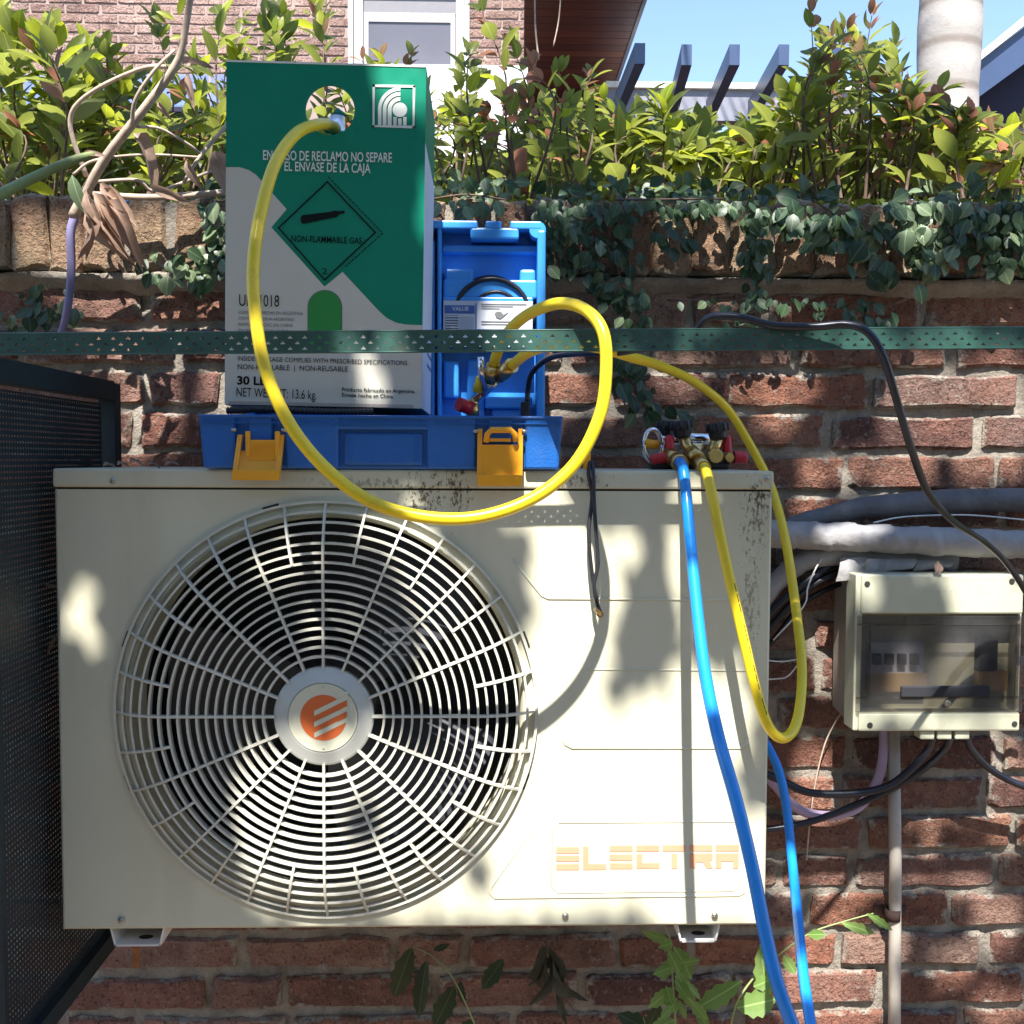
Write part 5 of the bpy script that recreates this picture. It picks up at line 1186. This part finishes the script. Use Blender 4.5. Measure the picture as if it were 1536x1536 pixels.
for (a, b_, w_) in (((815, 1415), (792, 1475), 20), ((820, 1415), (805, 1510), 22), ((822, 1418), (830, 1525), 24), ((825, 1415), (850, 1500), 22), ((830, 1430), (862, 1530), 18), ((812, 1425), (812, 1490), 18), ((840, 1440), (845, 1480), 16), ((835, 1470), (850, 1545), 16)):
    hand('drydark', a, b_, 1.54+rnd.uniform(-.02, .01), w_, s4.o, roll_=rnd.gauss(0, .5))
s4.done(M_['bark2'])
tg = Plant('dry_twig', 'dry brown twig caught on the perforated side panel', 'twig', tuple(P(75, 880, 1.25)))
twig(tg, [(62, 873, 1.26), (72, 878, 1.255), (90, 880, 1.25)], .003, .002); twig(tg, [(84, 955, 1.25), (66, 990, 1.26), (58, 1030, 1.265), (46, 1075, 1.27)], .0028, .0014); tg.done(M_['bark2'])
# dead leaves on the condenser top
for k_, (px, py, sz, lb) in enumerate(((165, 699, 22, 'curled dead leaf at the far left on the condenser top'), (185, 698, 20, 'second dead leaf from the left on the condenser top'), (205, 694, 22, 'upright curled dead leaf in the middle of the litter'), (232, 697, 20, 'flat dead leaf nearest the blue case'), (258, 698, 22, 'pale dead leaf touching the blue case'))):
    a = P(px-sz/2, py, YF+.02); c_ = P(px+sz/2, py-3+rnd.uniform(-3, 3), YF+.03)
    o = inst('dead_leaf', LV['dry'][k_ % 4], leafM(a, c_-a, Vector((0, -.3, 1)), (c_-a).length, 1.4)); tag(o, lb, 'leaf', 'dead leaves on the condenser top')
o = inst('dead_leaf', LV['dry'][2], leafM(P(1402, 862, Yc-.002), P(1414, 838, Yc)-P(1402, 862, Yc-.002), Vector((0, -1, .2)), .024, 1.2)); tag(o, 'small brown dead leaf standing on the breaker box top', 'leaf')

# ================================================================== far things
YH = 7.2
house = thing('brick_house', 'pale pink brick house behind the hedge with a white framed window and wooden soffit', 'house', (-1, YH, 0))
rp = 14.0/1536*YH; bl_ = .232
far_b = [brick_mesh('far_brick', .225, rp-.010, .05, 300+s, M_['brickf'], 1) for s in range(4)]
zlow = P(700, 116, YH).z; xw0 = P(-60, 50, YH).x; xw1 = P(786, 50, YH).x
wx0_, wx1_ = P(523, 50, YH).x, P(704, 50, YH).x; wz1 = P(600, -20, YH).z
zr = zlow; row = 0
while zr < P(0, -35, YH).z:
    x = xw0-(row % 2)*.12
    while x < xw1:
        xe = min(x+.225, xw1); c_ = (x+xe)/2
        if not (c_+.11 > wx0_ and c_-.11 < wx1_ and zr < wz1+.02):
            inst('brick', rnd.choice(far_b), Matrix.Translation((c_, YH+rnd.uniform(-.003, .003), zr+rp/2)) @ Matrix.Diagonal(((xe-x)/.225, 1, 1, 1)), house)
        else:
            if x < wx0_ and wx0_-x > .03: inst('brick', far_b[0], Matrix.Translation(((x+wx0_)/2, YH, zr+rp/2)) @ Matrix.Diagonal(((wx0_-x)/.225, 1, 1, 1)), house)
            if xe > wx1_ and xe-wx1_ > .03: inst('brick', far_b[1], Matrix.Translation(((xe+wx1_)/2, YH, zr+rp/2)) @ Matrix.Diagonal(((xe-wx1_)/.225, 1, 1, 1)), house)
        x += .238
    zr += rp; row += 1
part('wall', MB().box((xw0-.5, YH+.008, 0), (xw1, YH+.3, P(0, -90, YH).z)), simple('pale_mortar', (.3, .22, .19), .9), house)
def hz(py): return P(610, py, YH).z
def hxx(px): return P(px, 50, YH).x
fr = MB()
for (a, b_, c_, d_) in ((523, -20, 530, 120), (697, -20, 704, 120), (530, -20, 697, -6)): fr.box((hxx(a), YH-.03, hz(d_)), (hxx(c_), YH+.02, hz(b_)))
win = part('window', fr, M_['stucco'], house)
fr = MB()
for (a, b_, c_, d_) in ((531, -5, 545, 118), (684, -5, 696, 118), (546, 20, 683, 34), (546, 34, 553, 118), (676, 34, 683, 118)): fr.box((hxx(a), YH-.012, hz(d_)), (hxx(c_), YH+.02, hz(b_)))
part('frame', fr, M_['winframe'], win)
part('shutter_box', MB().box((hxx(546), YH-.005, hz(20)), (hxx(684), YH+.02, hz(-5))), M_['winpanel'], win)
part('pane', MB().box((hxx(552), YH-.002, hz(118)), (hxx(677), YH+.005, hz(33))), M_['glassgrey'], win)
part('plinth', MB().box((hxx(560), YH-.25, 0), (hxx(790), YH-.02, hz(117))), M_['stucco'], house, label='bright white rendered wall below the window')
zs_ = EYE+3.5; y_ = 6.4; xe = zs_-EYE; xedge = 3.5*229/692+.012
while y_ < 10.3:
    part('soffit_board', MB().box((hxx(786)+.001, y_, zs_), (xedge, y_+.128, zs_+.02)), M_['wood'], house); y_ += .134
part('fascia', MB().box((xedge, 6.3, zs_-.01), (xedge+.03, 10.35, zs_+.14)), M_['beamblue'], house)
part('rear_wall', MB().box((hxx(786)+.002, 10.32, 0), (xedge, 10.5, zs_-.001)), simple('brown_rear_wall', (.09, .035, .03), .8), house)
# pergola
pg = thing('pergola', 'navy steel pergola with five upswept rafter tails against the sky', 'pergola', (2.0, 9.0, 0))
for (xb_, yb3, xt, yt) in ((925, 165, 960, 80), (1008, 165, 1030, 82), (1065, 165, 1102, 82), (1128, 165, 1176, 82), (1215, 165, 1252, 82)):
    a = P(xb_, yb3, 8.6); c_ = P(xt, yt, 7.2); d = (c_-a); mb = MB(); w_ = .036; h_ = .07
    s_ = Vector((1, 0, 0)); u = Vector((0, 0, 1)); vv = []
    for p_ in (a, c_):
        for (i, j2) in ((-1, -1), (1, -1), (1, 1), (-1, 1)): vv.append(p_+s_*w_*i+u*h_*j2)
    mb.add(vv, [(0, 3, 2, 1), (4, 5, 6, 7), (0, 1, 5, 4), (1, 2, 6, 5), (2, 3, 7, 6), (3, 0, 4, 7)]); part('rafter', mb, M_['beamblue'], pg)
za, zb3 = P(1000, 180, 8.9).z, P(1000, 134, 8.9).z
part('beam', MB().box((P(908, 150, 8.9).x, 8.9, za), (P(1300, 150, 8.9).x, 9.05, zb3)), M_['beamgrey'], pg)
part('gutter', MB().box((P(908, 150, 8.9).x, 8.86, zb3+.001), (P(1300, 150, 8.9).x, 9.4, zb3+.05)), M_['white'], pg)
for px in (920, 1290): part('post', MB().box((P(px, 150, 8.9).x, 8.95, 0), (P(px, 150, 8.9).x+.1, 9.04, za-.001)), M_['beamblue'], pg)
part('back_wall', MB().box((P(905, 150, 8.9).x, 9.6, 0), (P(1420, 150, 8.9).x, 9.8, za)), simple('maroon_wall', (.08, .03, .03), .8), pg)
# palm
pm = thing('palm_tree', 'pale grey ringed palm trunk rising out of the picture at the upper right', 'palm tree', tuple(P(1420, 330, 6.0).xy)+(0,))
zp = P(1420, 330, 6).z; prof = [(0, .22), (zp-.3, .19)]
prof = []
for i in range(54):
    h_ = i*.16; fr_ = max(0, min(1, (h_-1.5)/2.4)); prof.append((h_, .14+.035*fr_+.004*math.sin(i*2.1)+(.12*max(0, 1-h_/.6))))
mb = MB(); mb.lathe((P(1411, 100, 6).x, 6, 0), (.012, 0, 1), prof, 28); part('trunk', mb, M_['palm'], pm, recalc=False)
topc = Vector((P(1411, 100, 6).x+.09, 6, 8.4))
for k_ in range(9):
    a = k_*2*math.pi/9+.2; mb = MB(); L_ = 2.3; q = []
    for i in range(9):
        t_ = i/8; q.append(topc+Vector((math.cos(a)*L_*t_, math.sin(a)*L_*t_, .9*t_-1.9*t_*t_)))
    mb.tube(q, [.03*(1-.85*i/8) for i in range(9)], 6)
    for i in range(1, 8):
        for q2 in range(3):
            p_ = q[i].lerp(q[min(i+1, 8)], q2/3)
            for s_ in (-1, 1):
                e_ = p_+Vector((-math.sin(a)*s_*.42+math.cos(a)*.2, math.cos(a)*s_*.42+math.sin(a)*.2, -.22)); w_ = Vector((math.cos(a), math.sin(a), 0))*.02
                mb.add([p_-w_, p_+w_, e_], [(0, 1, 2)])
    part('frond', mb, M_['leaf'], pm, recalc=False)
# dark roofed building at the right edge
rf = thing('garden_building', 'dark building with a blue edged sloping roof behind the right end of the hedge', 'building', tuple(P(1530, 200, 6.5).xy)+(0,))
Yr = 6.5
def prof_pts(l): return [(P(a, b_, Yr).x, P(a, b_, Yr).z) for a, b_ in l]
part('fascia', MB().prism(prof_pts([(1462, 98), (1640, -40), (1640, 20), (1462, 150)])[::-1], Yr, Yr+.5), M_['beamblue'], rf)
part('roof', MB().prism(prof_pts([(1450, 96), (1640, -62), (1640, -44), (1456, 102)])[::-1], Yr-.04, Yr+1.5), M_['stucco'], rf)
part('wall', MB().prism(prof_pts([(1440, 260), (1640, 260), (1640, 21), (1440, 165)])[::1], Yr+.2, Yr+.6), M_['navy'], rf)
# blue glazed canopy behind the left shrubs
gcn = thing('glass_canopy', 'blue glazed canopy glimpsed through the shrubs at the left', 'canopy', tuple(P(200, 200, 5.2).xy)+(0,))
for k_ in range(7):
    x0_, x1_ = -20+k_*56, -20+k_*56+53
    part('panel', MB().add([P(x0_, 158, 5.0), P(x1_, 158, 5.0), P(x1_, 112, 6.2), P(x0_, 112, 6.2)]+[P(x0_, 160, 5.0), P(x1_, 160, 5.0), P(x1_, 114, 6.2), P(x0_, 114, 6.2)], [(0, 1, 2, 3), (4, 7, 6, 5), (0, 4, 5, 1), (1, 5, 6, 2), (2, 6, 7, 3), (3, 7, 4, 0)]), M_['bluepanel'], gcn)
part('beam', MB().box((P(-30, 160, 5).x, 4.98, P(0, 166, 5).z), (P(345, 160, 5).x, 5.05, P(0, 159, 5).z)), M_['navy'], gcn)
part('screen', MB().box((P(-30, 200, 5.3).x, 5.3, 0), (P(345, 200, 5.3).x, 5.34, P(0, 168, 5.3).z)), M_['bluepanel'], gcn)
tp = thing('terracotta_pipe', 'short terracotta pipe standing in the bed behind the bronze shrub', 'pipe', tuple(P(781, 275, 1.85)))
part('pipe', MB().cyl(P(781, 290, 1.85), P(781, 224, 1.85), .012, n=16), M_['terracotta'], tp)

# ================================================================== the tree overhead whose leaves dapple the scene (out of the picture)
D = Vector((.12, 1, -1.5))
def uv(p): t_ = p.y-YF; return (p.x-.12*t_, p.z-EYE+1.5*t_)
lit = []
def EL(px, py, rx, ry, Y, sh=0):
    u, v_ = uv(P(px, py, Y)); k2 = Y/1536; lit.append((u, v_, rx*k2, ry*k2))
polys = []
def PG(pts, Y): polys.append([uv(P(a, b_, Y)) for a, b_ in pts])
# condenser front
PG([(800, 778), (905, 778), (912, 980), (905, 1010), (880, 1050), (1000, 1010), (1020, 960), (992, 900), (985, 778), (1033, 778), (1040, 1000), (1060, 1010), (1050, 1120), (1105, 1180), (1122, 1385), (650, 1395), (740, 1300), (790, 1180), (815, 1060), (770, 980), (785, 900)], YF)
EL(935, 830, 6, 20, YF); EL(1150, 1300, 22, 90, YF); EL(1090, 1060, 18, 60, YF)
EL(122, 912, 8, 16, YF); EL(140, 968, 2, 14, YF)
EL(430, 1190, 70, 90, YF-.03); EL(560, 1150, 40, 50, YF-.03); EL(450, 1300, 75, 40, YF-.03); EL(620, 1290, 60, 50, YF-.03); EL(600, 790, 45, 30, YF-.03); EL(660, 870, 35, 45, YF-.03); EL(700, 1000, 60, 90, YF-.03); EL(740, 1150, 40, 90, YF-.03); EL(420, 850, 30, 20, YF-.03); EL(660, 1180, 60, 50, YF-.03)
# hoses in front
EL(720, 775, 110, 22, 1.04); EL(890, 640, 22, 60, 1.05); EL(905, 540, 14, 60, 1.05); EL(820, 735, 50, 30, 1.045); EL(1042, 940, 10, 100, 1.1); EL(1045, 716, 22, 2, 1.215)
# rail
for a, w_ in ((517, 1), (593, 2), (750, 10), (790, 34), (835, 20), (1290, 50), (1430, 30)): EL(a, 512, w_, 5, YR)
# carton and case
EL(608, 112, 32, 44, YB); EL(652, 300, 8, 40, YB); EL(552, 575, 1, 28, YB)
EL(815, 668, 16, 20, cY); EL(470, 676, 1, 4, cY)
EL(745, 350, 90, 26, 1.5); EL(795, 430, 20, 80, 1.5); EL(690, 415, 22, 16, 1.5); EL(770, 560, 30, 40, 1.5)
# wall, left
for e_ in ((150, 375, 22, 50), (95, 370, 9, 46), (235, 345, 34, 48), (290, 330, 30, 34), (60, 345, 10, 30), (40, 345, 8, 25), (245, 405, 12, 20), (300, 400, 30, 24)): EL(*e_, 1.6)
for e_ in ((130, 545, 22, 10), (205, 560, 8, 26), (245, 600, 8, 30), (212, 615, 5, 24), (238, 655, 28, 20), (330, 590, 12, 36), (200, 680, 14, 12), (860, 590, 10, 26), (850, 560, 18, 10)): EL(*e_, YW)
EL(140, 290, 50, 60, 1.5); EL(235, 130, 40, 60, 1.46); EL(175, 340, 30, 50, 1.52); EL(180, 215, 30, 30, 1.48); EL(230, 270, 50, 20, 1.5)
# creepers and coping
for e_ in ((690, 290, 55, 24), (1365, 325, 34, 24), (1100, 360, 40, 30), (1180, 370, 26, 40), (1370, 400, 12, 40), (1250, 390, 20, 10), (785, 342, 18, 8), (1510, 415, 28, 16), (1000, 335, 8, 20), (1030, 330, 12, 12), (850, 345, 20, 14), (1095, 370, 8, 30)): EL(*e_, 1.6)
# wall, right
for e_ in ((1440, 640, 120, 40), (1210, 770, 20, 8), (1110, 590, 14, 10), (1350, 720, 40, 22), (1440, 1330, 20, 12), (1380, 1240, 14, 10), (1280, 1500, 24, 16), (1180, 1330, 10, 20), (600, 1470, 14, 6), (930, 610, 12, 12), (1340, 1160, 20, 14), (1460, 1230, 20, 14), (1420, 1460, 24, 16), (1190, 1500, 16, 20), (1400, 572, 60, 14), (1500, 560, 30, 14), (1180, 590, 30, 22), (1160, 640, 16, 16), (1480, 705, 40, 22), (1270, 712, 60, 16), (1020, 575, 40, 18), (1500, 1160, 13, 60), (1503, 1250, 10, 30), (1280, 1335, 40, 14), (1370, 1312, 34, 14), (1240, 1400, 30, 26), (1490, 1400, 24, 44),
            (1290, 1450, 30, 34), (1220, 1160, 20, 34), (1225, 1230, 26, 22), (1330, 1430, 20, 20), (1230, 960, 14, 14), (1240, 1015, 14, 14), (1290, 1535, 30, 14), (1500, 1520, 30, 18), (1310, 1200, 34, 9), (1250, 1330, 12, 24)): EL(*e_, YW)
EL(1290, 798, 30, 4, 1.55); EL(1260, 775, 2, 1, 1.59)
EL(1308, 890, 4, 8, Yc); EL(1522, 890, 1, 4, Yc); EL(1362, 970, 6, 12, Yc); EL(1436, 1010, 2, 22, Yc); EL(1420, 1090, 60, 1, Yc)
EL(1040, 1405, 34, 16, YF+.02); EL(1010, 1430, 44, 50, 1.44); EL(1030, 1500, 50, 54, 1.44); EL(1130, 1500, 40, 30, 1.42); EL(1230, 1400, 20, 14, 1.42); EL(1320, 1385, 20, 12, 1.42); EL(1215, 1460, 14, 60, 1.08)
def inpoly(poly, x, y):
    c_ = False; n_ = len(poly); j2 = n_-1
    for i in range(n_):
        xi, yi = poly[i]; xj, yj = poly[j2]
        if (yi > y) != (yj > y) and x < (xj-xi)*(y-yi)/(yj-yi)+xi: c_ = not c_
        j2 = i
    return c_
mb = MB(); q = random.Random(11); tri = [(0, 0, 0), (.35, .24, .03), (1, 0, -.06), (.35, -.24, .03)]
cell = .0155; u0, u1, v0, v1 = -1.5, 1.45, -1.05, 3.4
nu, nv = int((u1-u0)/cell), int((v1-v0)/cell)
for i in range(nu):
    for j2 in range(nv):
        u = u0+(i+q.random())*cell; v_ = v0+(j2+q.random())*cell
        nz1 = noise.noise(Vector((u*5, v_*4, 1.3)))+.5*noise.noise(Vector((u*12, v_*10, 4.1)))
        if v_ > 1.12 and nz1 > -.22+.1*(v_ > 2): continue                       # open over the hedge
        if any(abs(u-a) < rx+.024 and abs(v_-b_) < ry+.024 and ((u-a)/(rx+.024))**2+((v_-b_)/(ry+.024))**2 < 1 for a, b_, rx, ry in lit): continue
        if any(inpoly(pp, u, v_) for pp in polys): continue
        if v_ < .3 and u > .32 and nz1 > .42: continue
        s_ = 1.5+.12*noise.noise(Vector((u*1.7, v_*1.7, 9)))+q.uniform(-.1, .1)
        c_ = Vector((u, YF, v_+EYE))-D*s_
        sz = q.uniform(.034, .054); dd = Vector((q.gauss(0, 1), q.gauss(0, 1), q.gauss(0, 1))); dd = dd-SUN*dd.dot(SUN)*.8
        M3 = leafM(c_-dd.normalized()*sz/2, dd, SUN+Vector((q.gauss(0, .3), q.gauss(0, .3), q.gauss(0, .3))), sz, 1.5)
        mb.add([M3 @ Vector(p_) for p_ in tri], [(0, 1, 2), (0, 2, 3)], 0)
tree = thing('shade_tree', 'leafy tree spreading over the camera that dapples the wall with shade', 'tree', (-2.6, -1.9, 0))
part('crown', mb, M_['leafd'], tree, kind='stuff', recalc=False)
lb = MB(); lb.tube(spline([Vector((-2.6, -1.9, 0)), Vector((-2.5, -1.9, 1.5)), Vector((-2.2, -1.7, 3)), Vector((-1.5, -1.3, 4.2))], 5), [.16-.006*i for i in range(16)], 12)
part('trunk', lb, M_['bark2'], tree)

hg = thing('sky_blocking_leaves', 'unseen leaf screen added behind the camera to cut the sky light', 'light blocker', (0, -4, 0))  # leaf screen added out of view, blocks the low sky behind the camera
mb = MB(); hr0 = random.Random(5)
for i in range(26000):
    a = hr0.uniform(-1, 1); x_ = a*6.5; y_ = -4.2+2.6*abs(a)**2.2+hr0.uniform(-.35, .35); z_ = hr0.uniform(0, 4.3+.5*noise.noise(Vector((x_, 0, 0))))
    sz = hr0.uniform(.10, .17); dd = Vector((hr0.gauss(0, 1), hr0.gauss(0, .5), hr0.gauss(0, 1)))
    M3 = leafM(Vector((x_, y_, z_)), dd, Vector((hr0.gauss(0, .5), 1, hr0.gauss(0, .6))), sz, 1.4)
    mb.add([M3 @ Vector(p_) for p_ in tri], [(0, 1, 2), (0, 2, 3)], 0)
part('foliage', mb, M_['leafd'], hg, kind='stuff', recalc=False)
